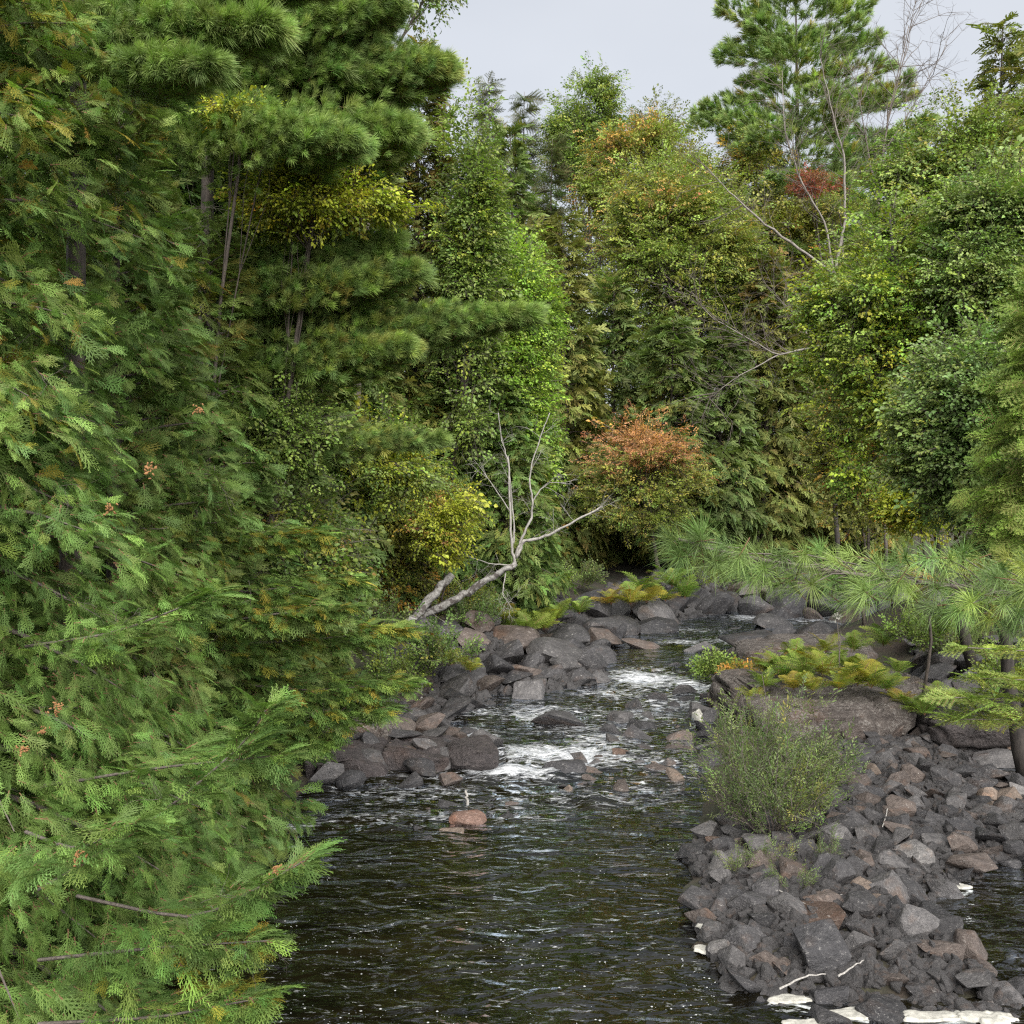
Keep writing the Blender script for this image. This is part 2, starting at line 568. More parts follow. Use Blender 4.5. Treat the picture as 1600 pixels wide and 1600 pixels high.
class Cloud:
    """leaf clumps of one crown, kept in world space until built"""
    def __init__(s):
        s.p, s.y, s.u, s.s, s.c = [], [], [], [], []

    def add(s, p, y, u, sc, c):
        n = len(p)
        s.p.append(p); s.y.append(y); s.u.append(np.broadcast_to(u, (n, 3))); s.s.append(np.broadcast_to(sc, (n,))); s.c.append(np.broadcast_to(c, (n, 3)))

    def arrays(s):
        p, y, u, sc, c = (np.concatenate(q) for q in (s.p, s.y, s.u, s.s, s.c))
        return p, euler_from(y, u), sc, c

    def build(s, root, G, r, name='crown', pick=0, pname='spray'):
        p, e, sc, c = s.arrays()
        n = len(p)
        pid = r.integers(0, G['n'], n)
        lp = local(p, root)
        keep = np.ones(n, bool)
        if pick:                                           # the clumps that show largest become parts of their own
            px, py, f = proj(p)
            inside = (px > -10) & (px < 1610) & (py > -10) & (py < 1610) & (f > 0.5)
            cell = {}
            for i in np.argsort(f):
                if inside[i]:
                    k = (int(px[i] // 22), int(py[i] // 22))
                    cell.setdefault(k, []).append(i)
            firsts = sorted((v[0] for v in cell.values()), key=lambda i: -sc[i] / f[i])
            for i in firsts[:pick]:
                o = link(pname, G['meshes'][pid[i]], root)
                o.location = lp[i]; o.rotation_euler = e[i]; o.scale = (sc[i],) * 3
                o['tint'] = [float(v) for v in c[i]]
                keep[i] = False
        me = bpy.data.meshes.new(name)
        k = int(keep.sum())
        me.vertices.add(k)
        me.vertices.foreach_set('co', lp[keep].astype(np.float32).ravel())
        for nm, t, dat, fld in (('rot', 'FLOAT_VECTOR', e, 'vector'), ('scl', 'FLOAT', sc, 'value'), ('pid', 'INT', pid, 'value'), ('tint', 'FLOAT_VECTOR', c, 'vector')):
            a = me.attributes.new(nm, t, 'POINT')
            a.data.foreach_set(fld, np.ascontiguousarray(dat[keep], dtype=np.int32 if t == 'INT' else np.float32).ravel())
        o = link(name, me, root)
        o['kind'] = 'stuff'
        md = o.modifiers.new('sprays', 'NODES')
        md.node_group = G['ng']
        return o


# ------------------------------------------------------------------ terrain and water
def wp(pts):
    return [tuple(at(*p)[:2]) for p in pts]


LEFT = [(-7.5, -5), (-6.2, 4), (-4.6, 9), (-4.0, 13.5)] + wp([(470, 1235), (640, 1215), (770, 1185), (700, 1125), (760, 1085), (850, 1075), (940, 1058), (905, 1020), (960, 1000), (1060, 968), (1150, 948)])
FARB = wp([(1300, 940), (1500, 938)]) + [(30, 47), (60, 52)]
RIGHT = [(60, 30), (30, 31), (16, 30.5), (12.0, 31)] + wp([(1260, 995), (1160, 1015), (1120, 1040), (1115, 1090), (1120, 1160), (1110, 1230), (1085, 1330), (1075, 1400), (1090, 1480), (1150, 1532), (1300, 1546), (1450, 1558), (1600, 1570), (1750, 1585)]) + [(7.5, 8), (8, -5)]
RIVER = np.array(LEFT + FARB + RIGHT)


def sdist(P, poly):
    """signed distance of points n x 2 to a polygon, negative inside"""
    a, b = poly, np.roll(poly, -1, axis=0)
    d = np.full(len(P), 1e9)
    ins = np.zeros(len(P), bool)
    for p, q in zip(a, b):
        e = q - p
        t = np.clip(((P - p) @ e) / (e @ e + 1e-12), 0, 1)
        d = np.minimum(d, np.linalg.norm(P - (p + t[:, None] * e), axis=1))
        c = ((p[1] > P[:, 1]) != (q[1] > P[:, 1]))
        with np.errstate(divide='ignore', invalid='ignore'):
            ins ^= c & (P[:, 0] < (q[0] - p[0]) * (P[:, 1] - p[1]) / (q[1] - p[1] + 1e-12) + p[0])
    return np.where(ins, -d, d)


POOLS = [(*at(1570, 1432)[:2], 0.95), (*at(1620, 1510)[:2], 0.6), (*at(1640, 1380)[:2], 0.6), (*at(1590, 1195)[:2], 0.9), (*at(1430, 1052)[:2], 1.6)]


def ground(X, Y):
    X, Y = np.atleast_1d(np.asarray(X, float)), np.atleast_1d(np.asarray(Y, float))
    P = np.stack([X, Y], 1)
    s = sdist(P, RIVER)
    right = (Y < 31) & (X > 0)
    n = fbm(np.stack([X * 0.25, Y * 0.25, 0 * X], 1), 3)
    inside = -0.55 * sm(0, 1.2, -s) - 0.02
    bank = 0.95 * sm(0.2, 4.0, s) + 0.9 * sm(3, 14, s) + 0.05 * np.clip(s - 10, 0, 60)
    bar = 0.10 * sm(0, 0.6, s) + 0.05
    edge = np.where(Y < 21, 6.2 + 0.10 * np.clip(Y - 9, 0, 20), 8.0)
    bar = bar + 1.6 * sm(0, 5, X - edge - 0.6) + 0.05 * np.clip(X - edge - 6, 0, 60)
    out = np.where(right, bar, bank) + 0.10 * n * sm(0.3, 2, s)
    z = np.where(s < 0, inside, out)
    for (x, y, r_) in POOLS:
        z = z - 0.5 * np.exp(-((X - x) ** 2 + ((Y - y) * 0.8) ** 2) / r_ ** 2) * (s > -0.2)
    return z + wlev(Y)


def gz(x, y):
    return float(ground(x, y)[0])


M_GROUND, nt, out = mat('forest_floor')
co = N(nt, 'ShaderNodeTexCoord')
n1 = N(nt, 'ShaderNodeTexNoise', Scale=1.5, Detail=6.0); n2 = N(nt, 'ShaderNodeTexNoise', Scale=14.0, Detail=6.0, Roughness=0.7)
for q in (n1, n2):
    nt.links.new(co.outputs['Object'], q.inputs['Vector'])
cc = mixc(nt, ramp(nt, n1.outputs['Fac'], 0.4, 0.62), (0.035, 0.027, 0.02), (0.03, 0.035, 0.017))
cc = mixc(nt, 1.0, cc, ramp(nt, n2.outputs['Fac'], 0.3, 0.7, (0.4, 0.4, 0.4), (1.5, 1.4, 1.3)), 'MULTIPLY')
p = N(nt, 'ShaderNodeBsdfPrincipled', Roughness=0.95)
b = N(nt, 'ShaderNodeBump', Strength=0.8, Distance=0.05)
nt.links.new(n2.outputs['Fac'], b.inputs['Height']); nt.links.new(b.outputs[0], p.inputs['Normal'])
nt.links.new(cc, p.inputs['Base Color']); nt.links.new(p.outputs[0], out.inputs['Surface'])


def grid_mesh(name, X, Y, Z, mats):
    r_, c_ = X.shape
    me = bpy.data.meshes.new(name)
    v = np.stack([X, Y, Z], -1).reshape(-1, 3)
    i = np.arange((r_ - 1) * (c_ - 1)); a = (i // (c_ - 1)) * c_ + i % (c_ - 1)
    f = np.stack([a, a + 1, a + c_ + 1, a + c_], 1)
    me.vertices.add(len(v)); me.vertices.foreach_set('co', v.astype(np.float32).ravel())
    me.loops.add(f.size); me.loops.foreach_set('vertex_index', f.astype(np.int32).ravel())
    me.polygons.add(len(f)); me.polygons.foreach_set('loop_start', np.arange(0, f.size, 4, dtype=np.int32))
    me.polygons.foreach_set('use_smooth', np.ones(len(f), bool))
    for x in mats:
        me.materials.append(x)
    me.update(calc_edges=True)
    return me


gx = np.concatenate([np.linspace(-900, -40, 10), np.linspace(-36, -14, 12), np.linspace(-13, 20, 150), np.linspace(21, 44, 14), np.linspace(50, 900, 10)])
gy = np.concatenate([np.linspace(-300, -20, 6), np.linspace(-14, 5, 8), np.linspace(6, 50, 180), np.linspace(52, 90, 16), np.linspace(110, 1200, 10)])
GX, GY = np.meshgrid(gx, gy)
GZ = ground(GX.ravel(), GY.ravel()).reshape(GX.shape)
tag(link('ground', grid_mesh('ground', GX, GY, np.minimum(GZ, 9.0), [M_GROUND])), 'dark leaf littered forest floor sloping down to the stony river banks', None, None, 'structure')

# water: a sheet with real waves; foam lies where the rapids break
RAPIDS = [(700, 1215, 90, 10, 0.5), (900, 1195, 60, 9, 0.8), (830, 1120, 60, 8, 0.7), (690, 1275, 60, 8, 0.4), (800, 1275, 90, 8, 0.36),   # photo pixel centre, half sizes in pixels, strength of foam
    (880, 1180, 120, 17, 1.0), (800, 1208, 85, 13, 1.0), (940, 1158, 80, 16, 0.6), (735, 1150, 50, 14, 0.6), (715, 1160, 40, 10, 0.7), (720, 1195, 60, 12, 0.45),
    (1010, 1062, 60, 17, 1.0), (1075, 1072, 40, 12, 0.8), (960, 1085, 70, 12, 0.55), (850, 1110, 100, 12, 0.55), (740, 1115, 70, 10, 0.55), (990, 1120, 120, 14, 0.42),
    (1040, 1100, 80, 20, 0.45), (930, 1140, 120, 14, 0.42), (620, 1190, 90, 10, 0.42), (650, 1240, 160, 22, 0.34), (560, 1280, 130, 14, 0.36), (455, 1292, 30, 6, 0.7), (880, 1250, 200, 24, 0.3), (1010, 1240, 90, 30, 0.34), (1030, 1190, 90, 25, 0.36),
    (1160, 1000, 60, 6, 0.8), (1060, 1004, 40, 5, 0.7), (1170, 965, 40, 5, 0.7), (1060, 985, 80, 4, 0.45), (1300, 968, 160, 10, 0.42), (1160, 940, 60, 5, 0.4)]


def foam_at(X, Y):
    f = np.zeros(X.shape); e = np.zeros(X.shape)
    for px, py, rx, ry, s in RAPIDS:
        c = at(px, py); a = at(px + rx, py)[0] - c[0]; b_ = (at(px, py - ry)[1] - at(px, py + ry)[1]) / 2
        g = np.exp(-(((X - c[0]) / a) ** 2 + ((Y - c[1]) / b_) ** 2) * 1.1)
        f = np.maximum(f, s * g); e = np.maximum(e, (0.35 + 0.65 * s) * np.exp(-(((X - c[0]) / (a * 1.3)) ** 2 + ((Y - c[1]) / (b_ * 1.4)) ** 2) * 0.8))
    return f, e


rows = 5.0 * (58 / 5.0) ** (np.linspace(0, 1, 430) ** 0.93)
cols = np.linspace(-0.62, 0.72, 430)
WX, WY = np.meshgrid(cols, rows)
WX = WX * (WY + 1.5)
FO, EN = foam_at(WX, WY)
P3 = np.stack([WX.ravel(), WY.ravel(), 0 * WX.ravel()], 1)
wv = (fbm(P3 * np.array([2.2, 3.4, 1]), 11, 3) * 0.075 + fbm(P3 * np.array([0.8, 1.2, 1]), 21, 2) * 0.07).reshape(WX.shape) * EN
calm = (fbm(P3 * np.array([1.3, 2.2, 1]), 31, 2) * 0.006).reshape(WX.shape)
WZ = wlev(WY) + wv + calm + 0.05 * FO
wme = grid_mesh('river_water', WX, WY, WZ, [])
for nm, A in (('foam', FO), ('churn', EN)):
    a = wme.attributes.new(nm, 'FLOAT', 'POINT'); a.data.foreach_set('value', A.astype(np.float32).ravel())
M_WATER, nt, out = mat('dark_river_water')
co = N(nt, 'ShaderNodeTexCoord')
mp = N(nt, 'ShaderNodeMapping', Scale=(1.0, 1.75, 1.0)); mp.inputs['Rotation'].default_value = (0, 0, R(-10))
nt.links.new(co.outputs['Object'], mp.inputs['Vector'])
af = N(nt, 'ShaderNodeAttribute', _attribute_name='foam'); ae = N(nt, 'ShaderNodeAttribute', _attribute_name='churn')
def wnoise(s, d, r_=0.5, dist=0.0):
    q = N(nt, 'ShaderNodeTexNoise', Scale=s, Detail=d, Roughness=r_, Distortion=dist)
    nt.links.new(mp.outputs[0], q.inputs['Vector'])
    return q.outputs['Fac']
def math2(op, a, b_):
    q = N(nt, 'ShaderNodeMath', _operation=op)
    for i, v in enumerate((a, b_)):
        if hasattr(v, 'is_output'): nt.links.new(v, q.inputs[i])
        else: q.inputs[i].default_value = v
    return q.outputs[0]
r1, r2, r3 = wnoise(1.35, 2.0, 0.5, 0.6), wnoise(4.6, 3.0, 0.55, 0.4), wnoise(1.0, 2.0)
hh = math2('ADD', math2('MULTIPLY', r1, 1.0), math2('MULTIPLY', r2, 0.17))
st = math2('ADD', 0.7, math2('MULTIPLY', ae.outputs['Fac'], 1.2))
b = N(nt, 'ShaderNodeBump', Distance=0.165, Strength=1.0)
nt.links.new(math2('MULTIPLY', math2('MULTIPLY', hh, st), math2('ADD', 0.35, math2('MULTIPLY', wnoise(0.35, 2.0), 1.3))), b.inputs['Height'])
wd = N(nt, 'ShaderNodeBsdfDiffuse')
nt.links.new(ramp(nt, r3, 0.35, 0.7, (0.003, 0.0025, 0.0015), (0.011, 0.009, 0.0035)), wd.inputs['Color'])
wg = N(nt, 'ShaderNodeBsdfGlossy', Roughness=0.03)
wg.inputs['Color'].default_value = (0.84, 0.91, 1.0, 1)
fr = N(nt, 'ShaderNodeFresnel', IOR=1.45)
for q in (wg, fr):
    nt.links.new(b.outputs[0], q.inputs['Normal'])
wa = N(nt, 'ShaderNodeMixShader')
nt.links.new(math2('MINIMUM', math2('POWER', math2('MULTIPLY', fr.outputs[0], 2.7), 1.5), 1.0), wa.inputs[0])
nt.links.new(wd.outputs[0], wa.inputs[1]); nt.links.new(wg.outputs[0], wa.inputs[2])
fs = N(nt, 'ShaderNodeMapping', Scale=(0.6, 1.9, 1.0)); fs.inputs['Rotation'].default_value = (0, 0, R(32))
nt.links.new(co.outputs['Object'], fs.inputs['Vector'])
f1 = N(nt, 'ShaderNodeTexNoise', Scale=7.0, Detail=7.0, Roughness=0.72, Distortion=0.9)
nt.links.new(fs.outputs[0], f1.inputs['Vector'])
fm = math2('ADD', math2('MULTIPLY', af.outputs['Fac'], 0.5), math2('MULTIPLY', math2('SUBTRACT', f1.outputs['Fac'], 0.5), 1.7))
fmask = ramp(nt, fm, 0.17, 0.5)
fb = N(nt, 'ShaderNodeBsdfPrincipled', Roughness=0.7)
nt.links.new(ramp(nt, f1.outputs['Fac'], 0.35, 0.65, (0.26, 0.28, 0.30), (0.62, 0.64, 0.66)), fb.inputs['Base Color'])
b2 = N(nt, 'ShaderNodeBump', Distance=0.05, Strength=0.8)
nt.links.new(f1.outputs['Fac'], b2.inputs['Height']); nt.links.new(b2.outputs[0], fb.inputs['Normal'])
mx = N(nt, 'ShaderNodeMixShader')
nt.links.new(fmask, mx.inputs[0]); nt.links.new(wa.outputs[0], mx.inputs[1]); nt.links.new(fb.outputs[0], mx.inputs[2])
nt.links.new(mx.outputs[0], out.inputs['Surface'])
wme.materials.append(M_WATER)
tag(link('river_water', wme), 'dark brown river with white rapids in the middle and ripples near the bridge', None, None, 'structure')

# ------------------------------------------------------------------ tree builders
def limb_path(a, d, L, n=5, rise=0.0, wob=0.05, r=rng):
    d = np.asarray(d, float); d = d / np.linalg.norm(d)
    s = np.linspace(0, 1, n)[:, None]
    return np.asarray(a) + d * L * s + UP * rise * L * s * s + r.normal(0, wob * L, (n, 3)) * s * (1 - 0.3 * s)


def trunk_mesh(root, pts, r0, r1, m, name='trunk', seg=8):
    mb = MB()
    pts = local(pts, root)
    mb.tube(pts, np.linspace(r0, r1, len(pts)), seg)
    return link(name, mb.mesh(name, [m]), root)


def limbs_mesh(root, paths, m, name='limbs', seg=4):
    mb = MB()
    for pts, r0, r1 in paths:
        mb.tube(local(pts, root), np.linspace(r0, r1, len(pts)), seg, 0, False)
    o = link(name, mb.mesh(name, [m]), root)
    o['kind'] = 'stuff'
    return o


def along(pts, wid, n, ssize, r, lift=0.1, s0=0.12, thick=0.15):
    """leaf clumps spread along one bough: returns its smooth path and the clumps"""
    pts = np.asarray(pts, float)
    q = np.linspace(0, len(pts) - 1, 10)
    pts = np.stack([np.interp(q, np.arange(len(pts)), pts[:, k]) for k in range(3)], 1)
    pts[1:-1] = (pts[:-2] + 2 * pts[1:-1] + pts[2:]) / 4
    s = r.uniform(s0, 1.0, n) ** 0.85
    b0 = np.stack([np.interp(s * 9, np.arange(10), pts[:, k]) for k in range(3)], 1)
    tg = np.gradient(pts, axis=0); tg /= np.linalg.norm(tg, axis=1)[:, None]
    d = np.stack([np.interp(s * 9, np.arange(10), tg[:, k]) for k in range(3)], 1)
    side = np.cross(d, UP); side /= np.linalg.norm(side, axis=1)[:, None] + 1e-9
    sd = r.choice([-1, 1], n) * r.uniform(0, 1, n) * wid * np.clip((1.02 - s) * 1.25 + 0.06, 0, 1)
    p = b0 + side * sd[:, None] + UP * (r.normal(0, thick * wid, n) * np.clip((1.1 - s) * 2, 0.2, 1) - 0.12 * np.abs(sd))[:, None]
    y = d + side * (np.sign(sd) * (0.8 if lift < 0.2 else 0.45))[:, None] + UP * lift * r.uniform(0.2, 1.6, (n, 1)) + r.normal(0, 0.25, (n, 3))
    return pts, (p, y, UP + r.normal(0, 0.3, (n, 3)), ssize * np.exp(r.normal(0, 0.2, n)))


def conifer(name, label, X, Y, h, rad, pal, G, seed, t0=0.05, nb=70, ssize=0.4, dens=1.0, lo=-12, hi=45, droop=0.25, prof=0.75, lean=(0, 0), bark=None, group=None, flat=0.5, whorl=0, pick=0, hang=0.25, loose=0.3, extra=None, trunk_r=None, base=0.5, cat='tree', twigs=0, thin=1.0, lift=0.1):
    r = np.random.default_rng(seed)
    z0 = gz(X, Y)
    root = thing(name, label, cat, (X, Y, z0 - 0.05), group)
    tr = trunk_r or h * 0.011 + 0.03
    tp = np.array([[X + lean[0] * t + 0.02 * h * math.sin(4 * t + seed) * 0.3, Y + lean[1] * t, z0 - 0.05 + h * t] for t in np.linspace(0, 1, 9)])
    trunk_mesh(root, tp, tr, 0.012, bark or M_BARK)
    cl = Cloud()
    paths = []
    dead = []
    for i in range(nb):
        u = (i + r.random()) / nb
        if whorl:
            u = (np.floor(u * whorl) + r.uniform(0, 0.25)) / whorl
        t = t0 + (1 - t0) * u ** 1.1
        pr = (1 - u) ** prof * min(1, base + (1 - base) * u / 0.18) + 0.03
        L = rad * pr * r.uniform(0.72, 1.18)
        az = i * 2.39996 + r.normal(0, 0.25)
        el = R(lo + (hi - lo) * u + r.normal(0, 6))
        d = np.array([math.cos(az) * math.cos(el), math.sin(az) * math.cos(el), math.sin(el)])
        b0 = np.array([np.interp(t, np.linspace(0, 1, 9), tp[:, k]) for k in range(3)])
        n = max(3, int(dens * (5 + L * 26 * (0.45 / ssize))))
        s = np.sqrt(r.uniform(0.03, 1.0, n))
        sd = r.choice([-1, 1], n)
        side = np.cross(d, UP); side /= np.linalg.norm(side)
        nrm = np.cross(side, d)
        wid = (0.32 * L * (1.05 - s) + 0.10 * L + 0.05) * r.uniform(0, 1, n)
        pos = b0 + d * (s * L)[:, None] - UP * (droop * L * s * s)[:, None] + side * (sd * wid)[:, None] + nrm * (thin * r.normal(0, 0.06 * L + 0.04, n))[:, None]
        out_ = d + side * (sd * (0.55 + 0.5 * wid / (wid.max() + 1e-6)))[:, None] * 0.9 + r.normal(0, loose, (n, 3)) - UP * (hang + droop * s)[:, None]
        upv = UP * flat + d * (1 - flat) + r.normal(0, loose + 0.05, (n, 3))
        cl.add(pos, out_, upv, ssize * np.exp(r.normal(0, 0.25, n)) * (0.75 + 0.5 * (1 - s)), np.zeros(3))
        ns = np.linspace(0, 1, 5)
        pth = b0 + d * (ns * L * 0.9)[:, None] - UP * (droop * L * (ns * 0.9) ** 2)[:, None]
        paths.append((pth, max(0.008, tr * 0.22 * (1 - t) + 0.01), 0.004))
    for pts, wid, n, rad_ in (extra or []):
        pts, q = along(pts, wid, n, ssize, r, lift)
        cl.add(*q, np.zeros(3))
        paths.append((pts, rad_, 0.005))
    limbs_mesh(root, paths, bark or M_TWIG)
    p = np.concatenate(cl.p)
    cl.c = [palette(pal, len(p), p, r, 0.55 if ssize < 0.5 else 0.35, seed=seed)]
    if twigs:
        i = r.integers(0, len(p), twigs)
        y = np.concatenate(cl.y)[i] + r.normal(0, 0.5, (twigs, 3))
        tw = Cloud(); tw.add(p[i] - 0.1 * y, y, UP + r.normal(0, 0.5, (twigs, 3)), ssize * r.uniform(1.0, 2.6, twigs), np.zeros(3))
        tw.build(root, DTWIG, r, name='dead_twigs')
    cl.build(root, G, r, pick=pick)
    return root


def decid(name, label, X, Y, pal, G, seed, crown, ssize=0.5, n=1500, trunk=None, tr=0.14, bark=None, group=None, lobes=16, lobe=0.3, cat='tree', pick=0, tiers=0.55, top=None):
    """crown: centre (world), half sizes; leaf clumps in lobes carried by limbs"""
    r = np.random.default_rng(seed)
    z0 = gz(X, Y)
    root = thing(name, label, cat, (X, Y, z0 - 0.05), group)
    if G is LEAFB and Y > 14.2:                                # finer leaves, more of them
        G, ssize, n = LEAF, ssize * (0.72 if Y > 35 else 0.85), int(n * 2.1)
    c, hs = np.array(crown[0], float), np.array(crown[1], float)
    b0 = np.array([X, Y, z0 - 0.05])
    tp = [b0, b0 * 0.6 + (c - UP * hs[2] * 0.3) * 0.4 + r.normal(0, 0.1, 3), c - UP * hs[2] * 0.25, c + UP * hs[2] * 0.5]
    if trunk is not None:
        tp = [b0] + list(trunk)
    tp = np.array(tp)
    q = np.linspace(0, len(tp) - 1, 12)
    tp = np.stack([np.interp(q, np.arange(len(tp)), tp[:, k]) for k in range(3)], 1) + r.normal(0, 0.03, (12, 3))
    trunk_mesh(root, tp, tr, tr * 0.18, bark or M_BARK)
    cl, paths = Cloud(), []
    rm = hs.min()
    for k in range(lobes):
        v = r.normal(0, 1, 3); v /= np.linalg.norm(v)
        lc = c + v * hs * r.uniform(0.35, 0.88)
        lr = hs * lobe * r.uniform(0.65, 1.35)
        lr[2] *= tiers
        m = int(n / lobes * (lr.prod() / (hs * lobe).prod() / tiers) ** 0.6) + 4
        w = r.normal(0, 1, (m, 3)); w /= np.linalg.norm(w, axis=1)[:, None]
        rad_ = np.abs(r.normal(0, 0.68, m))
        pos = lc + w * lr * np.minimum(rad_, 1.7)[:, None]
        outd = w * np.array([1, 1, 0.35]) + v * np.array([0.6, 0.6, 0.1]) + r.normal(0, 0.35, (m, 3)) - UP * 0.12
        cl.add(pos, outd, UP + r.normal(0, 0.35, (m, 3)), ssize * np.exp(r.normal(0, 0.2, m)), np.zeros(3))
        i = r.integers(5, 11)
        mid = (tp[i] + lc) / 2 + UP * 0.1 * rm + r.normal(0, 0.06 * rm, 3)
        paths.append((np.array([tp[i], mid, lc, lc + v * lr * 0.6]), tr * 0.28, 0.006))
        for j in range(3):
            e = lc + r.normal(0, 0.6, 3) * lr
            paths.append((np.array([mid, (mid + e) / 2 + r.normal(0, .05, 3), e]), tr * 0.1, 0.004))
    m = int(n * 0.3)                                          # loose leaves between the boughs
    w = r.normal(0, 1, (m, 3)); w /= np.linalg.norm(w, axis=1)[:, None]
    cl.add(c + w * hs * (r.uniform(0.05, 1.0, m) ** 0.45)[:, None], w * np.array([1, 1, 0.3]) + r.normal(0, 0.4, (m, 3)), UP + r.normal(0, 0.4, (m, 3)), ssize * np.exp(r.normal(0, 0.3, m)), np.zeros(3))
    limbs_mesh(root, paths, bark or M_BARK)
    p = np.concatenate(cl.p)
    col = palette(pal, len(p), p, r, 1.6 / max(rm, 0.8), seed=seed)
    if top:
        hi_ = p[:, 2] + r.normal(0, 0.18 * hs[2], len(p)) > c[2] + top[1] * hs[2]
        col[hi_] = palette(top[0], int(hi_.sum()), p[hi_], r, 1.6 / max(rm, 0.8), seed=seed + 1)
    cl.c = [col]
    cl.build(root, G, r, pick=pick)
    return root


def crown_px(px0, px1, py0, py1, Y, depth=None):
    """a crown that fills this photo box when it stands at distance Y"""
    a, b_ = atY(px0, py0, Y), atY(px1, py1, Y)
    c = (a + b_) / 2
    hx, hz = abs(b_[0] - a[0]) / 2, abs(b_[2] - a[2]) / 2
    return c, (hx, depth or hx * 0.9, hz)


def topz(py, Y):
    return float(atY(800, py, Y)[2])


def con_px(name, label, px, Y, top, wpx, pal, G, seed, **kw):
    X = float(atY(px, 800, Y)[0])
    h = topz(top, Y) - gz(X, Y)
    return conifer(name, label, X, Y, h, wpx / FPX * Y / 2, pal, G, seed, **kw)


# palettes: (share, leaf colour)
P_CED = [(5, (0.062, 0.116, 0.038)), (4, (0.049, 0.098, 0.036)), (3, (0.082, 0.142, 0.046)), (1.3, (0.115, 0.122, 0.028)), (0.12, (0.17, 0.12, 0.035))]
P_CED2 = [(5, (0.057, 0.106, 0.040)), (3, (0.072, 0.114, 0.040)), (1.2, (0.094, 0.112, 0.036)), (0.25, (0.15, 0.10, 0.035))]
P_OLIVE = [(4, (0.088, 0.108, 0.040)), (4, (0.070, 0.100, 0.038)), (1.5, (0.108, 0.096, 0.040))]
P_DARK = [(4, (0.056, 0.092, 0.040)), (4, (0.066, 0.104, 0.042)), (1.5, (0.088, 0.104, 0.040))]
P_SPRUCE = [(4, (0.050, 0.078, 0.042)), (3, (0.060, 0.088, 0.044)), (1, (0.075, 0.09, 0.042))]
P_PINE = [(4, (0.110, 0.180, 0.072)), (3, (0.088, 0.150, 0.066)), (2, (0.135, 0.200, 0.070)), (1, (0.14, 0.155, 0.058))]
P_PINEF = [(4, (0.082, 0.142, 0.052)), (3, (0.062, 0.116, 0.048)), (2, (0.110, 0.165, 0.050)), (0.3, (0.13, 0.105, 0.035))]
P_GREEN = [(4, (0.092, 0.152, 0.044)), (3, (0.076, 0.128, 0.042)), (2, (0.115, 0.165, 0.036))]
P_LIME = [(4, (0.125, 0.215, 0.040)), (3, (0.095, 0.180, 0.040)), (2, (0.165, 0.235, 0.045))]
P_YEL = [(4, (0.170, 0.215, 0.030)), (3, (0.130, 0.180, 0.030)), (1.5, (0.23, 0.235, 0.035)), (0.2, (0.28, 0.19, 0.04))]
P_BLUEG = [(4, (0.076, 0.135, 0.058)), (4, (0.100, 0.155, 0.060)), (1.2, (0.15, 0.17, 0.04))]
P_MAPLE = [(4, (0.095, 0.150, 0.036)), (3, (0.125, 0.155, 0.040)), (2, (0.19, 0.145, 0.055)), (0.6, (0.24, 0.11, 0.06))]
P_MIXED = [(4, (0.105, 0.125, 0.030)), (3, (0.080, 0.115, 0.030)), (2, (0.16, 0.13, 0.032)), (1, (0.24, 0.14, 0.035))]
P_RED = [(3, (0.20, 0.105, 0.070)), (3, (0.22, 0.135, 0.08)), (1, (0.26, 0.16, 0.05))]
P_GOLD = [(4, (0.108, 0.150, 0.036)), (2, (0.140, 0.145, 0.042)), (2, (0.080, 0.138, 0.036))]
P_FERN = [(4, (0.16, 0.185, 0.03)), (2, (0.26, 0.20, 0.03)), (1, (0.09, 0.14, 0.03))]
P_WIL = [(4, (0.056, 0.094, 0.044)), (3, (0.074, 0.115, 0.048)), (0.7, (0.12, 0.14, 0.05))]

# ------------------------------------------------------------------ the forest
def B(*q):
    """a bough polyline from (px, py, distance)"""
    return [atY(*k) for k in q]


# back row on the far bank
con_px('spruce_tree', 'thin dark spruce spire left of the pale open crown on the skyline', 768, 58, 122, 105, P_SPRUCE, FIR, 101, nb=90, ssize=0.85, dens=1.7, lo=-25, hi=30, prof=0.9, group=None)
con_px('spruce_tree', 'thin dark spruce spire just left of the pale open skyline crown', 822, 60, 142, 95, P_SPRUCE, FIR, 102, nb=80, ssize=0.85, dens=1.7, lo=-25, hi=30, prof=0.9)
con_px('spruce_tree', 'short dark spruce between the two skyline spires and the olive cedar', 862, 55, 215, 110, P_SPRUCE, FIR, 103, nb=80, ssize=0.85, dens=1.7, lo=-25, hi=30, prof=0.8)
decid('poplar_tree', 'pale yellow green poplar with an open rounded crown on the skyline', 5.5, 60, P_GREEN, LEAFB, 104, crown_px(850, 980, 118, 330, 60), 0.75, 1500, lobes=22, lobe=0.35, group=None)
decid('birch_tree', 'sparse dark leaved birch poking above the canopy left of the big pine', 9.0, 63, P_OLIVE, LEAFB, 105, crown_px(990, 1080, 145, 330, 63), 0.65, 700, lobes=16, lobe=0.34)
con_px('white_pine', 'huge white pine towering over the canopy with layered boughs and sky gaps', 1238, 54, -60, 345, P_PINE, PINEBM, 106, nb=70, ssize=0.42, dens=0.85, lo=-4, hi=24, prof=0.30, whorl=14, t0=0.45, droop=0.03, hang=-0.5, trunk_r=0.34, base=0.7, thin=0.25)
con_px('white_pine', 'lower white pine crown right of and behind the huge pine', 1385, 58, 108, 250, P_PINE, PINEBM, 107, nb=46, ssize=0.42, dens=0.85, lo=-2, hi=25, prof=0.35, whorl=8, thin=0.4, t0=0.35, droop=0.04, hang=-0.5, trunk_r=0.25)
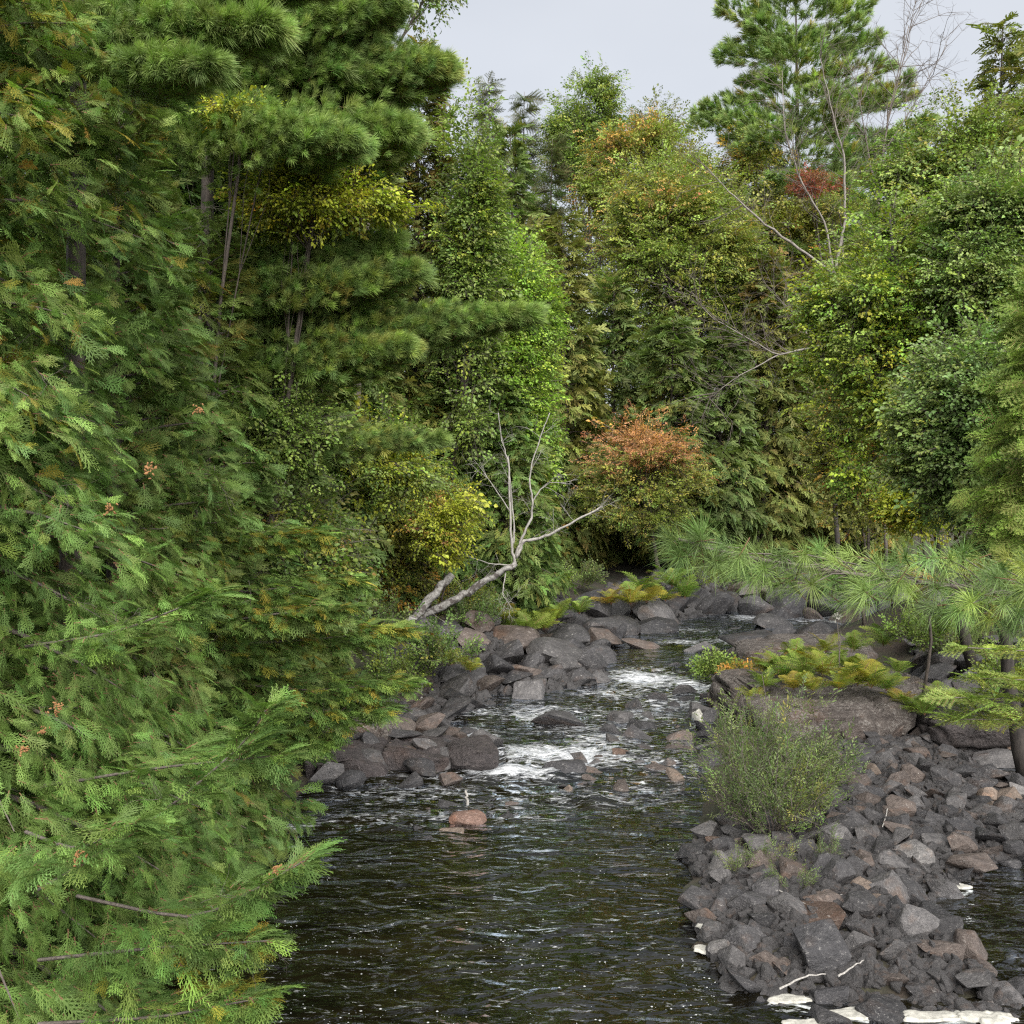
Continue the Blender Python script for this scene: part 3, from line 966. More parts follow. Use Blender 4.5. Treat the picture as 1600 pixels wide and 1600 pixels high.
decid('maple_tree', 'broad green maple with pinkish orange tips in the centre of the far bank', 11.0, 48, P_MAPLE[:2] + P_GREEN[:1], LEAFB, 108, crown_px(925, 1195, 225, 620, 48), 0.62, 4600, lobes=40, lobe=0.32, top=(P_MAPLE, 0.35))
decid('maple_tree', 'orange tinged maple crown rising under the skyline birch', 8.6, 54, P_MAPLE, LEAFB, 109, crown_px(900, 1120, 185, 430, 54), 0.7, 2200, lobes=26, lobe=0.34)
decid('maple_tree', 'olive and rust tinged maple below the huge white pine', 13.5, 52, P_MIXED, LEAFB, 110, crown_px(1080, 1300, 210, 600, 52), 0.66, 3000, lobes=30, lobe=0.34)
decid('maple_tree', 'small deep red maple in the gap below the big pine', 15.5, 47, [(3, (0.15, 0.045, 0.04)), (2, (0.13, 0.07, 0.045))], LEAFB, 111, crown_px(1235, 1310, 258, 318, 47), 0.4, 150, lobes=8, lobe=0.4, tr=0.07)
decid('maple_tree', 'small orange yellow maple top right of the red one', 16.0, 46, P_GOLD, LEAFB, 112, crown_px(1280, 1345, 295, 350, 46), 0.4, 160, lobes=7, lobe=0.4, tr=0.06)
con_px('cedar_tree', 'dark cedar filling the back left of the far bank under the spruces', 800, 50, 205, 170, P_DARK, CEDARF, 113, nb=120, ssize=0.75, prof=0.6)
con_px('cedar_tree', 'olive brown cedar with a pointed top in the middle of the far bank', 882, 43, 335, 185, P_OLIVE, CEDARF, 114, nb=130, ssize=0.6, prof=0.65)
con_px('cedar_tree', 'dark green cedar between the olive cedar and the green maple', 960, 46, 440, 170, P_DARK, CEDARF, 115, nb=110, ssize=0.65, prof=0.5)
con_px('cedar_tree', 'deep green cedar standing behind the red topped maple', 1050, 43, 500, 170, P_DARK, CEDARF, 116, nb=120, ssize=0.6, prof=0.5, t0=0.14)
con_px('cedar_tree', 'dark cedar right of the red topped maple with bare trunk foot', 1125, 44, 520, 130, P_DARK, CEDARF, 117, nb=110, ssize=0.6, prof=0.45, t0=0.2)
con_px('cedar_tree', 'olive cedar behind the bleached bare branches', 1195, 46, 400, 170, P_OLIVE, CEDARF, 118, nb=130, ssize=0.62, prof=0.5, t0=0.12)
con_px('cedar_tree', 'rust tinged cedar right behind the dead leaning tree', 1275, 47, 430, 165, P_OLIVE, CEDARF, 119, nb=130, ssize=0.62, prof=0.5, t0=0.12)
con_px('cedar_tree', 'olive cedar half hidden behind the yellow green birch', 1350, 48, 380, 170, P_OLIVE, CEDARF, 120, nb=120, ssize=0.62, prof=0.5)
DEEP = ['left edge of the skyline gap behind the tall birch', 'behind the left skyline spire', 'behind the shorter spruce between the spires', 'behind the open poplar crown', 'behind the sparse skyline birch', 'behind the orange tinged maple', 'left of the huge pine trunk', 'right of the huge pine trunk', 'behind the lower white pine', 'behind the upper right birch', 'at the far right skyline', 'behind the tall brown green skyline cedar']
for k, (px, Y, top, w) in enumerate([(700, 66, 300, 150), (760, 70, 330, 150), (845, 72, 300, 150), (940, 70, 330, 160), (1030, 70, 360, 150), (1110, 72, 330, 150), (1190, 70, 330, 160), (1290, 72, 350, 150), (1370, 72, 330, 160), (1460, 70, 260, 150), (1560, 70, 240, 160), (640, 66, 300, 150)]):
    con_px('forest_conifer', 'dark conifer deep in the woods ' + DEEP[k], px, Y, top, w, P_DARK, CEDARF, 130 + k, nb=80, ssize=1.0, prof=0.5, dens=0.8, group='deep woods conifers behind the far bank')

# left side, from the back forwards
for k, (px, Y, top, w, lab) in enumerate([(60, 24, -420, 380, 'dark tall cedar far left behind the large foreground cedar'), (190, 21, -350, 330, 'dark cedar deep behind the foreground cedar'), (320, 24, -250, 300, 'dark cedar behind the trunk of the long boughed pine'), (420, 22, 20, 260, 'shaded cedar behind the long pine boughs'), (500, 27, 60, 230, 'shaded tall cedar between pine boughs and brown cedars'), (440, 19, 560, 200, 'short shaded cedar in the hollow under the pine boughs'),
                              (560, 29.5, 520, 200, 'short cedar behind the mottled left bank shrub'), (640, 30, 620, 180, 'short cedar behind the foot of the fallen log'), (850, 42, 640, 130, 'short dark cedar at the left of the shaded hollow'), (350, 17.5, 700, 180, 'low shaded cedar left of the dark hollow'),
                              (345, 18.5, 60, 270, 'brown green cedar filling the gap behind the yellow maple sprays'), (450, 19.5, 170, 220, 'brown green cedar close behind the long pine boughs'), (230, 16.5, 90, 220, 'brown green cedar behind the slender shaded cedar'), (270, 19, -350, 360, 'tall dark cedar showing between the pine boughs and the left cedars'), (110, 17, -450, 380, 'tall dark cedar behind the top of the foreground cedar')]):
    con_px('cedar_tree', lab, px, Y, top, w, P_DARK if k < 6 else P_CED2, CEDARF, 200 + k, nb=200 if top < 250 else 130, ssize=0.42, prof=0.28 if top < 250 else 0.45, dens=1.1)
con_px('cedar_tree', 'tall brown green cedar against the sky left of the skyline spruces', 655, 31.5, 75, 230, P_OLIVE, CEDARF, 141, nb=190, ssize=0.42, prof=0.45, dens=1.3)
con_px('cedar_tree', 'brown green cedar between the tall skyline cedar and the pine boughs', 575, 30, 190, 200, P_OLIVE, CEDARF, 142, nb=150, ssize=0.42, prof=0.45, dens=1.2)
decid('birch_tree', 'slim green birch with small leaves beside the tall brown green cedar', -2.0, 30, P_GREEN, LEAF, 143, crown_px(680, 785, 110, 720, 29.5, 1.3), 0.42, 2600, lobes=36, lobe=0.3)
decid('poplar_tree', 'bright lime green young poplar with a narrow crown', 0.3, 32, P_LIME, LEAFB, 144, crown_px(738, 872, 345, 830, 31.5, 1.3), 0.46, 3400, lobes=44, tr=0.07, lobe=0.35, tiers=0.7)
con_px('cedar_tree', 'grey green bushy cedar behind the bleached standing branches', 790, 30.5, 600, 190, P_CED2, CEDARF, 145, nb=120, ssize=0.36, prof=0.4, dens=1.0, t0=0.10, twigs=90)
con_px('cedar_tree', 'grey green cedar left of the bleached standing branches', 700, 30.5, 560, 180, P_CED2, CEDARF, 146, nb=120, ssize=0.4, prof=0.4, dens=1.0)
decid('birch_tree', 'tall birch with leafy twigs drooping into the sky at the top', -3.6, 22, P_BLUEG, LEAF, 147, crown_px(480, 735, -330, 62, 22), 0.36, 1500, lobes=26, lobe=0.34, bark=M_TWIG)
con_px('white_pine', 'white pine with long feathery boughs reaching over the river from the left', 330, 15.5, -320, 520, P_PINE, PINEB, 148, nb=26, ssize=0.135, dens=1.0, lift=0.5, lo=-4, hi=30, prof=0.5, whorl=5, t0=0.72, droop=0.05, hang=-0.3, trunk_r=0.22,
       extra=[(B((330, 520, 15.5), (560, 520, 14.6), (835, 492, 13.6)), 1.00, 2909, 0.04), (B((330, 560, 15.5), (500, 560, 14.2), (640, 545, 13.5)), 1.09, 2022, 0.035), (B((330, 470, 15.5), (480, 460, 14.0), (650, 425, 13.4)), 1.09, 2149, 0.035),
              (B((330, 420, 15.5), (480, 420, 14.2), (620, 380, 13.8)), 0.90, 1643, 0.03), (B((320, 640, 15.5), (330, 650, 14.0), (350, 660, 13.0)), 0.72, 632, 0.03), (B((320, 700, 15.5), (450, 690, 14.5), (690, 690, 14.0)), 0.90, 884, 0.03),
              (B((320, 260, 15.5), (480, 235, 14.0), (640, 205, 13.2)), 1.62, 3287, 0.04), (B((320, 170, 15.5), (480, 130, 14.0), (700, 108, 13.4)), 1.45, 3540, 0.045), (B((300, 100, 15.0), (450, 60, 13.5), (620, 10, 13.0)), 1.45, 2783, 0.04), (B((300, 200, 15.0), (400, 210, 12.8), (560, 225, 12.0)), 1.28, 1769, 0.035)])
con_px('white_pine', 'dark white pine whose boughs hang in front of the cedars at the top left', 120, 10.0, -900, 320, P_PINE[:2], PINEB, 149, nb=14, ssize=0.11, dens=0.8, lift=0.3, lo=-4, hi=30, prof=0.4, whorl=4, t0=0.85, droop=0.05, hang=-0.3, trunk_r=0.16,
       extra=[(B((100, 20, 10.0), (250, 60, 8.2), (430, 45, 7.6)), 0.6, 1700, 0.03), (B((100, 110, 10.0), (220, 115, 8.0), (330, 105, 7.4)), 0.45, 1100, 0.025), (B((100, -60, 10.0), (280, -10, 8.4), (520, -30, 8.0)), 0.55, 1300, 0.03)])
decid('maple_sapling', 'slender maple with bright yellow green leaves between the two pine boughs', -4.2, 15.0, P_YEL, LEAFB, 150, crown_px(352, 625, 262, 372, 13.4, 0.7), 0.26, 520, lobes=16, lobe=0.3, tr=0.05, tiers=0.4)
decid('maple_sapling', 'thin maple with a small yellow leafed tuft high among the left cedars', -4.6, 14.4, P_YEL, LEAFB, 151, crown_px(325, 435, 165, 205, 12.6, 0.4), 0.2, 110, lobes=7, lobe=0.4, tr=0.04, tiers=0.5)
decid('viburnum_shrub', 'dark green shrub with large leaves in the hollow under the pine boughs', -3.9, 14.5, P_GREEN[:2], LEAFB, 152, crown_px(340, 540, 560, 800, 14.2, 0.8), 0.26, 620, lobes=20, lobe=0.36, tr=0.04, tiers=0.4, cat='shrub')
decid('maple_sapling', 'low maple with yellow green leaves below the long pine bough', -4.3, 21, P_GREEN[:3] + P_YEL[:1], LEAFB, 153, crown_px(480, 690, 640, 800, 20.5), 0.34, 1100, lobes=18, lobe=0.3, tr=0.05, tiers=0.45)
decid('dogwood_shrub', 'mottled green and rust shrub on the left bank above the fallen log', -4.0, 29.5, P_MIXED, LEAFB, 154, crown_px(500, 690, 700, 985, 29), 0.38, 2800, lobes=30, lobe=0.36, tr=0.05, cat='shrub')
decid('maple_sapling', 'small maple with red flecked leaves reaching toward the bleached branches', -1.9, 27.5, P_YEL[:2] + P_MIXED[2:3] + [(0.6, P_RED[0][1])], LEAFB, 155, crown_px(635, 755, 745, 880, 26.5), 0.34, 560, lobes=12, lobe=0.32, tr=0.04, tiers=0.45)
decid('hazel_shrub', 'yellowish green shrub crowded behind the low cedar', -3.6, 15.0, P_CED2 + P_GREEN[:1], LEAF, 156, crown_px(365, 560, 770, 1000, 14.5), 0.3, 1500, lobes=26, lobe=0.36, tr=0.04, cat='shrub')
conifer('cedar_tree', 'slender shaded cedar behind the large foreground cedar', -4.3, 11.2, topz(120, 11.2) - gz(-4.3, 11.2), 1.75, P_CED2, CEDAR, 160, nb=150, ssize=0.22, loose=0.45, dens=1.2, prof=0.45, twigs=90)
conifer('cedar_tree', 'slender olive cedar beside the trunk of the long boughed pine', -4.0, 13.4, topz(330, 13.4) - gz(-4.0, 13.4), 1.3, P_CED2, CEDAR, 161, nb=110, ssize=0.28, dens=1.0, prof=0.45)
conifer('cedar_tree', 'low spreading cedar leaning out over the stony left bank', -4.3, 12.2, 4.3, 1.9, P_CED[:4] + P_CED2[:2], CEDAR, 162, nb=110, ssize=0.22, dens=1.35, loose=0.4, hang=0.28, flat=0.4, prof=0.35, lo=-5, hi=40, t0=0.2, pick=150, twigs=60,
        extra=[(B((300, 1060, 12.2), (480, 1080, 11.8), (632, 1068, 11.6)), 0.75, 620, 0.02), (B((300, 1010, 12.2), (480, 1000, 11.8), (628, 985, 11.7)), 0.7, 600, 0.02), (B((300, 1100, 12.2), (460, 1125, 11.7), (600, 1110, 11.4)), 0.65, 520, 0.02), (B((300, 1160, 12.2), (420, 1170, 11.6), (510, 1160, 11.3)), 0.5, 330, 0.02),
               (B((300, 930, 12.4), (430, 920, 12.0), (560, 910, 11.9)), 0.7, 560, 0.02), (B((300, 860, 12.4), (400, 840, 12.0), (500, 835, 11.9)), 0.6, 420, 0.02), (B((300, 980, 12.0), (420, 960, 11.3), (540, 950, 11.0)), 0.6, 420, 0.02)])
conifer('cedar_tree', 'large foreground cedar filling the left side with fresh green fan sprays', -4.75, 7.9, 12.5, 2.35, P_CED, CEDAR, 163, nb=230, ssize=0.19, dens=1.7, loose=0.4, hang=0.28, flat=0.4, prof=0.38, lo=-18, hi=35, t0=0.03, droop=0.3, pick=300, trunk_r=0.2, base=0.85, twigs=150,
        extra=[(B((60, 1390, 7.0), (230, 1290, 6.6), (380, 1165, 6.4), (415, 1110, 6.3)), 0.3, 150, 0.013), (B((120, 1400, 6.8), (300, 1440, 6.4), (400, 1390, 6.2), (475, 1345, 6.1)), 0.3, 160, 0.013), (B((60, 1500, 6.8), (250, 1480, 6.2), (420, 1470, 6.0)), 0.4, 170, 0.013),
               (B((60, 1600, 6.4), (250, 1590, 6.0), (405, 1560, 5.8)), 0.4, 200, 0.013), (B((60, 1230, 7.2), (240, 1200, 6.8), (440, 1180, 6.6)), 0.45, 170, 0.013), (B((40, 1010, 7.6), (180, 990, 7.0), (330, 930, 6.8)), 0.45, 170, 0.013), (B((40, 1300, 6.4), (120, 1330, 5.8), (200, 1290, 5.6)), 0.4, 120, 0.013)])

# right side
decid('birch_tree', 'leaning birch with yellow green leaves spreading over the river on the right', 10.2, 22.5, P_GREEN[:1] + P_YEL[1:2] + P_LIME[1:2] + [(1.0, P_YEL[0][1]), (0.5, P_YEL[2][1])], LEAFB, 170, crown_px(1262, 1520, 290, 800, 22), 0.36, 3000, lobes=46, lobe=0.31, tr=0.13, bark=M_BARKD, trunk=[atY(1445, 720, 22.2), atY(1405, 580, 22), atY(1390, 330, 22)], tiers=0.45)
decid('birch_tree', 'dark leaved birch in the upper right corner behind the leaning birch', 12.6, 27, P_MIXED[:2] + P_GREEN[:2], LEAFB, 171, crown_px(1370, 1640, 130, 520, 26.5), 0.42, 3000, lobes=40, lobe=0.33, bark=M_BARKD)
con_px('cedar_tree', 'cedar with a thin ragged top against the sky at the upper right', 1560, 30, 30, 170, P_OLIVE, CEDARF, 172, nb=130, ssize=0.5, prof=0.7)
con_px('cedar_tree', 'second ragged cedar top at the upper right edge', 1610, 29, 60, 170, P_OLIVE, CEDARF, 173, nb=130, ssize=0.5, prof=0.7)
decid('alder_tree', 'alder with small blue green leaves above the foreground pine branch', 8.6, 17.0, P_BLUEG, LEAFB, 174, crown_px(1405, 1650, 500, 840, 16.6), 0.32, 2900, lobes=40, lobe=0.32, bark=M_BARKD, tiers=0.45)
decid('birch_tree', 'leafy dark green birch standing above the alder at the right edge', 11.4, 21, P_BLUEG[:2] + P_GREEN[:2], LEAFB, 179, crown_px(1450, 1660, 230, 600, 20.5), 0.36, 2600, lobes=34, lobe=0.32, bark=M_BARKD, tiers=0.5)
con_px('balsam_fir', 'light green fir whose flat sprays enter from the right edge', 1640, 13.5, 420, 250, P_LIME[1:2] + P_GREEN[:2], FIR, 175, nb=70, ssize=0.34, dens=1.5, prof=0.5, lo=-12, hi=25, droop=0.1, t0=0.5)
decid('dogwood_shrub', 'rusty brown and green shrubs behind the pine branch tip', 10.3, 30, P_MIXED, LEAFB, 176, crown_px(1280, 1450, 500, 850, 30), 0.4, 2600, lobes=34, lobe=0.36, tr=0.06, cat='shrub')
decid('dogwood_shrub', 'pale yellow green bush just above the middle of the pine branch', 8.2, 20.5, P_YEL, LEAFB, 177, crown_px(1390, 1490, 740, 850, 20), 0.3, 320, lobes=10, lobe=0.34, tr=0.04, cat='shrub')
decid('maple_tree', 'compact maple turning from salmon red at the top to yellow green below', 6.0, 40, P_GOLD, LEAFB, 178, crown_px(900, 1105, 635, 850, 39.5), 0.42, 1700, lobes=30, lobe=0.34, tiers=0.4, tr=0.1, top=(P_RED, 0.2))

# ------------------------------------------------------------------ stones
import bmesh


def stone_mesh(seed, cuts=9, sub=3, rough=0.05, round_=0.0, box=0.0):
    """a stone about 1 across: a ball planed flat on several sides, edges worn, faces uneven"""
    r = np.random.default_rng(seed)
    bm = bmesh.new()
    bmesh.ops.create_icosphere(bm, subdivisions=sub, radius=0.5)
    v = np.array([x.co[:] for x in bm.verts])
    f = [tuple(q.index for q in x.verts) for x in bm.faces]
    bm.free()
    if box:
        v = np.sign(v) * (np.abs(v) * 2) ** (1 - box) / 2
    for k in range(cuts):
        n = r.normal(0, 1, 3); n /= np.linalg.norm(n)
        d = r.uniform(0.26, 0.40) + round_
        over = np.clip(v @ n - d, 0, None)
        v = v - n * (over * 0.96)[:, None]
    v = v * (1 + rough * fbm(v * 3.5 + seed * 7.1, seed, 3))[:, None]
    return stone_finish(v, f)


def stone_finish(v, f):
    v = v / (np.ptp(v, axis=0) + 1e-6)
    me = bpy.data.meshes.new('stone')
    me.from_pydata(v.tolist(), [], f)
    me.polygons.foreach_set('use_smooth', [True] * len(f))
    me.set_sharp_from_angle(angle=R(28))
    me.materials.append(M_ROCK)
    me.update()
    return me


def broken_mesh(seed, pts=11, bev=0.035, rough=0.03, flat=1.0):
    """an angular broken stone: few flat faces, chipped edges"""
    r = np.random.default_rng(seed)
    p = r.normal(0, 1, (pts, 3)); p /= np.linalg.norm(p, axis=1)[:, None]
    p *= r.uniform(0.75, 1.0, pts)[:, None] * np.array([0.5, 0.5, 0.5 * flat])
    bm = bmesh.new()
    for q in p:
        bm.verts.new(q)
    g = bmesh.ops.convex_hull(bm, input=bm.verts)
    bmesh.ops.delete(bm, geom=[x for x in g['geom_interior'] if isinstance(x, bmesh.types.BMVert)], context='VERTS')
    bmesh.ops.dissolve_limit(bm, angle_limit=R(14), verts=bm.verts, edges=bm.edges)
    bmesh.ops.bevel(bm, geom=list(bm.edges), offset=bev, segments=2, profile=0.6, affect='EDGES', clamp_overlap=True)
    bmesh.ops.triangulate(bm, faces=bm.faces)
    bmesh.ops.subdivide_edges(bm, edges=[e for e in bm.edges if e.calc_length() > 0.12], cuts=2, use_grid_fill=True)
    bmesh.ops.triangulate(bm, faces=bm.faces)
    bm.verts.index_update()
    v = np.array([x.co[:] for x in bm.verts]); f = [tuple(q.index for q in x.verts) for x in bm.faces]
    bm.free()
    v = v * (1 + rough * fbm(v * 4 + seed * 3.3, seed, 3))[:, None]
    return stone_finish(v, f)


ANG = [broken_mesh(s, 10 + s % 4) for s in range(14)]
RND = [broken_mesh(40 + s, 18, 0.07, 0.06) for s in range(4)] + [broken_mesh(50 + s, 15, 0.05, 0.05, 0.8) for s in range(4)]
BLD = [stone_mesh(40 + s, 9, 3, 0.08, 0.02) for s in range(6)]
FLT = [broken_mesh(60 + s, 9 + s % 3, 0.03, 0.03, 0.6) for s in range(7)]
SHAPES = {'angular': ANG, 'rounded': RND, 'slab': FLT}
TONES = {'dark grey': (0.052, 0.0505, 0.053), 'charcoal': (0.033, 0.0325, 0.035), 'grey': (0.082, 0.079, 0.080), 'brown': (0.084, 0.068, 0.060), 'tan': (0.165, 0.13, 0.105), 'salmon': (0.19, 0.12, 0.095), 'rust brown': (0.112, 0.074, 0.056), 'pale grey': (0.135, 0.13, 0.128)}
STONES = []
rs = np.random.default_rng(99)


def put_stone(name, label, x, y, w, h, shape, tone, group=None, sink=0.3, depth=None, rot=None, z=None, tilt=0.16):
    pool_ = BLD if (shape == 'rounded' and name == 'boulder') else SHAPES[shape]
    me = pool_[rs.integers(len(pool_))]
    o = link(name, me)
    d = depth or w * rs.uniform(0.75, 1.05)
    zz = max(gz(x, y), float(wlev(y)) - 0.12) if z is None else z
    o.location = (x, y, zz + h * (0.5 - sink))
    o.scale = (w, d, h)
    o.rotation_euler = (rs.normal(0, tilt), rs.normal(0, tilt), rs.uniform(-0.6, 0.6) + (math.pi if rs.random() < 0.5 else 0) if rot is None else rot)
    c = np.array(TONES[tone]) * math.exp(rs.normal(0, 0.16))
    o.color = (*[float(q) for q in c], 1)
    tag(o, label, 'rock' if name == 'boulder' else 'stone', group)
    STONES.append((x, y, max(w, d) / 2, o))
    return o


def px_stone(name, cx, by, w, h, shape, tone, label, sink=0.22, **kw):
    """a stone from its photo box: centre column, bottom row, width and height in pixels"""
    p = at(cx, by)
    for _ in range(4):
        p = at(cx, by, max(gz(p[0], p[1]), float(wlev(p[1]))) - float(wlev(p[1])))
    sc_ = p[1] / FPX
    W, H = w * sc_, h * sc_
    H = max(0.35 * W, H * 1.0 - 0.25 * W) if shape != 'slab' else max(0.25 * W, H - 0.3 * W)
    return put_stone(name, label, p[0], p[1] + W * 0.4, W, H / (1 - sink), shape, tone, sink=sink, **kw)


L_ = [  # boulders in and beside the river
    (730, 1288, 64, 42, 'rounded', 'salmon', 'rounded salmon pink boulder in midstream with a pale stick standing behind it'),
    (694, 1308, 50, 30, 'angular', 'tan', 'tan grey stone just in front of the salmon pink boulder'),
    (668, 1314, 44, 26, 'angular', 'dark grey', 'dark low stone at the near end of the salmon boulder cluster'),
    (755, 1292, 30, 18, 'rounded', 'dark grey', 'small dark stone touching the right foot of the salmon boulder'),
    (700, 1262, 50, 20, 'angular', 'dark grey', 'dark stone behind and left of the salmon pink boulder'),
    (762, 1258, 26, 16, 'angular', 'charcoal', 'small black stone behind and right of the salmon pink boulder'),
    (880, 1216, 78, 40, 'rounded', 'charcoal', 'smooth dark domed boulder splitting the lower white rapid'),
    (975, 1192, 58, 32, 'angular', 'rust brown', 'rusty orange brown boulder on the midstream stone pile'),
    (1022, 1208, 52, 30, 'angular', 'brown', 'brown blocky boulder at the right end of the midstream pile'),
    (925, 1212, 40, 22, 'angular', 'brown', 'small brown stone between the domed and the rusty boulder'),
    (945, 1226, 46, 24, 'slab', 'tan', 'flat tan stone at the front of the midstream pile'),
    (885, 1230, 40, 18, 'slab', 'dark grey', 'flat dark stone below the smooth domed boulder'),
    (1005, 1172, 44, 20, 'angular', 'dark grey', 'dark stone behind the brown blocky boulder of the midstream pile'),
    (985, 1222, 36, 18, 'angular', 'grey', 'grey stone at the water edge below the rusty boulder'),
    (1050, 1190, 40, 18, 'slab', 'dark grey', 'flat dark stone right of the midstream pile'),
    (880, 1140, 96, 32, 'slab', 'dark grey', 'wide low dark slab awash above the lower rapid'),
    (786, 1224, 34, 16, 'angular', 'charcoal', 'black stone at the foot of the lower rapid'),
    (898, 1284, 36, 18, 'angular', 'charcoal', 'lone dark stone in the riffle right of the salmon boulder'),
    (928, 1306, 24, 12, 'angular', 'charcoal', 'smallest lone dark stone nearest the calm pool'),
    (968, 1394, 40, 10, 'slab', 'dark grey', 'nearly submerged flat stone in the calm pool'),
    (1097, 1020, 60, 36, 'angular', 'grey', 'grey pointed boulder standing in the upstream channel'),
    (1005, 1014, 66, 24, 'slab', 'brown', 'low brown boulder awash left of the pointed upstream boulder'),
    (1040, 1040, 40, 16, 'angular', 'dark grey', 'small dark stone just above the upper white rapid'),
    (960, 1098, 26, 16, 'angular', 'charcoal', 'small black stone inside the upper white rapid'),
    (770, 1160, 40, 16, 'angular', 'charcoal', 'black stone between the ledge and the lower rapid'),
    (885, 1016, 80, 44, 'rounded', 'dark grey', 'large dark rounded boulder under the left bank ferns'),
    (946, 1008, 76, 54, 'rounded', 'dark grey', 'tall dark humped boulder right of the left bank ferns'),
    (1030, 990, 80, 42, 'rounded', 'charcoal', 'broad charcoal boulder at the bend below the golden ferns'),
    (870, 1046, 100, 44, 'rounded', 'grey', 'long smooth grey boulder lying at the left waterline'),
    (776, 1068, 52, 46, 'angular', 'charcoal', 'dark angular block on the left bank stone slope'),
    (800, 1030, 90, 56, 'rounded', 'brown', 'large brown grey boulder above the dark angular block'),
    (750, 1026, 80, 50, 'rounded', 'grey', 'large grey boulder under the fallen log'),
    (835, 1002, 60, 40, 'rounded', 'brown', 'brown boulder half covered by the left bank ferns'),
    (820, 1064, 50, 30, 'rounded', 'brown', 'brown rounded boulder right of the dark angular block'),
    (868, 1072, 60, 32, 'angular', 'dark grey', 'dark boulder below the long smooth grey boulder'),
    (910, 1070, 44, 34, 'angular', 'dark grey', 'dark wedge boulder at the water edge beside the upper rapid'),
    (935, 1066, 36, 26, 'angular', 'grey', 'last grey boulder of the left bank pile by the upper rapid'),
    (715, 1082, 90, 42, 'rounded', 'dark grey', 'wide dark boulder in shade left of the angular block'),
    (690, 1045, 70, 40, 'rounded', 'dark grey', 'shaded boulder below the foot of the fallen log'),
    (1136, 955, 66, 34, 'rounded', 'charcoal', 'charcoal boulder behind the tip of the pine branch'),
    (1190, 945, 90, 46, 'rounded', 'brown', 'large pinkish brown boulder under the pine branch on the far bank'),
    (1210, 982, 70, 28, 'rounded', 'grey', 'grey boulder in the far channel below the pinkish brown one'),
    (1330, 975, 60, 36, 'rounded', 'brown', 'brown boulder seen below the middle of the pine branch'),
    (1180, 1012, 90, 18, 'slab', 'dark grey', 'long flat dark slab in the far channel'),
]
for cx, by, w, h, shp, tone, lab in L_:
    px_stone('boulder', cx, by, w, h, shp, tone, lab)

S_ = [  # the stone bar on the right
    (1290, 1526, 106, 82, 'angular', 'charcoal', 'large black angular boulder leaning on the red brown slab'),
    (1292, 1470, 110, 40, 'slab', 'rust brown', 'red brown speckled slab behind the large black boulder'),
    (1530, 1372, 96, 52, 'slab', 'brown', 'large grey brown block beside the right hand pool'),
    (1435, 1358, 72, 42, 'rounded', 'pale grey', 'pale grey rounded boulder left of the large pool side block'),
    (1515, 1556, 90, 46, 'slab', 'grey', 'grey layered slab tilted near the lower right pool'),
    (1490, 1516, 78, 44, 'angular', 'brown', 'long brown block behind the tilted layered slab'),
    (1552, 1528, 56, 40, 'angular', 'brown', 'brown stone between the layered slab and the pool'),
    (1400, 1600, 100, 48, 'rounded', 'charcoal', 'smooth black boulder standing in foam at the bottom edge'),
    (1302, 1604, 76, 52, 'angular', 'dark grey', 'dark wedge with a flat top in foam at the bottom edge'),
    (1308, 1566, 58, 42, 'angular', 'charcoal', 'blocky dark stone in front of the large black boulder'),
    (1455, 1572, 58, 42, 'angular', 'dark grey', 'dark flat faced stone left of the tilted layered slab'),
    (1130, 1508, 42, 36, 'angular', 'pale grey', 'pale grey stone among foam at the left tip of the bar'),
    (1168, 1548, 76, 42, 'slab', 'dark grey', 'dark slab at the left waterline of the bar'),
    (1194, 1573, 42, 34, 'angular', 'charcoal', 'dark stone below the left waterline slab'),
    (1232, 1578, 40, 30, 'rounded', 'grey', 'speckled grey stone between two foam patches'),
    (1198, 1522, 42, 36, 'angular', 'brown', 'yellowish brown faceted stone near the left tip of the bar'),
    (1140, 1412, 58, 36, 'angular', 'charcoal', 'dark block at the waterline left of the seedlings'),
    (1200, 1456, 68, 38, 'angular', 'charcoal', 'dark broad stone left of the red brown slab'),
    (1090, 1345, 60, 28, 'slab', 'charcoal', 'flat dark stone at the waterline left of the willow shrub'),
    (1078, 1405, 30, 18, 'angular', 'charcoal', 'lone black stone in the water off the bar'),
    (1295, 1426, 64, 36, 'rounded', 'brown', 'olive brown stone with a dark side above the red brown slab'),
    (1350, 1396, 40, 30, 'angular', 'tan', 'pale tan stone in the middle of the bar'),
    (1372, 1420, 36, 22, 'rounded', 'tan', 'yellow brown smooth stone below the pale tan one'),
    (1500, 1468, 54, 40, 'angular', 'dark grey', 'dark cracked block on the edge of the right hand pool'),
    (1345, 1192, 64, 32, 'slab', 'dark grey', 'flat dark grey slab at the foot of the rock outcrop'),
    (1402, 1186, 58, 28, 'slab', 'grey', 'grey flat block right of the slab under the outcrop'),
    (1580, 1206, 90, 32, 'rounded', 'grey', 'long smooth grey boulder at the right edge below the outcrop'),
    (1480, 1300, 66, 34, 'slab', 'dark grey', 'dark flat topped stone in the middle right of the bar'),
    (1395, 1290, 40, 34, 'angular', 'brown', 'brown upright stone beside a white stick'),
    (1585, 1262, 40, 34, 'angular', 'tan', 'tan stone at the right edge of the bar'),
    (1560, 1228, 60, 30, 'angular', 'dark grey', 'dark stone in front of the long smooth boulder at right'),
]
for cx, by, w, h, shp, tone, lab in S_:
    px_stone('stone', cx, by, w, h, shp, tone, lab)

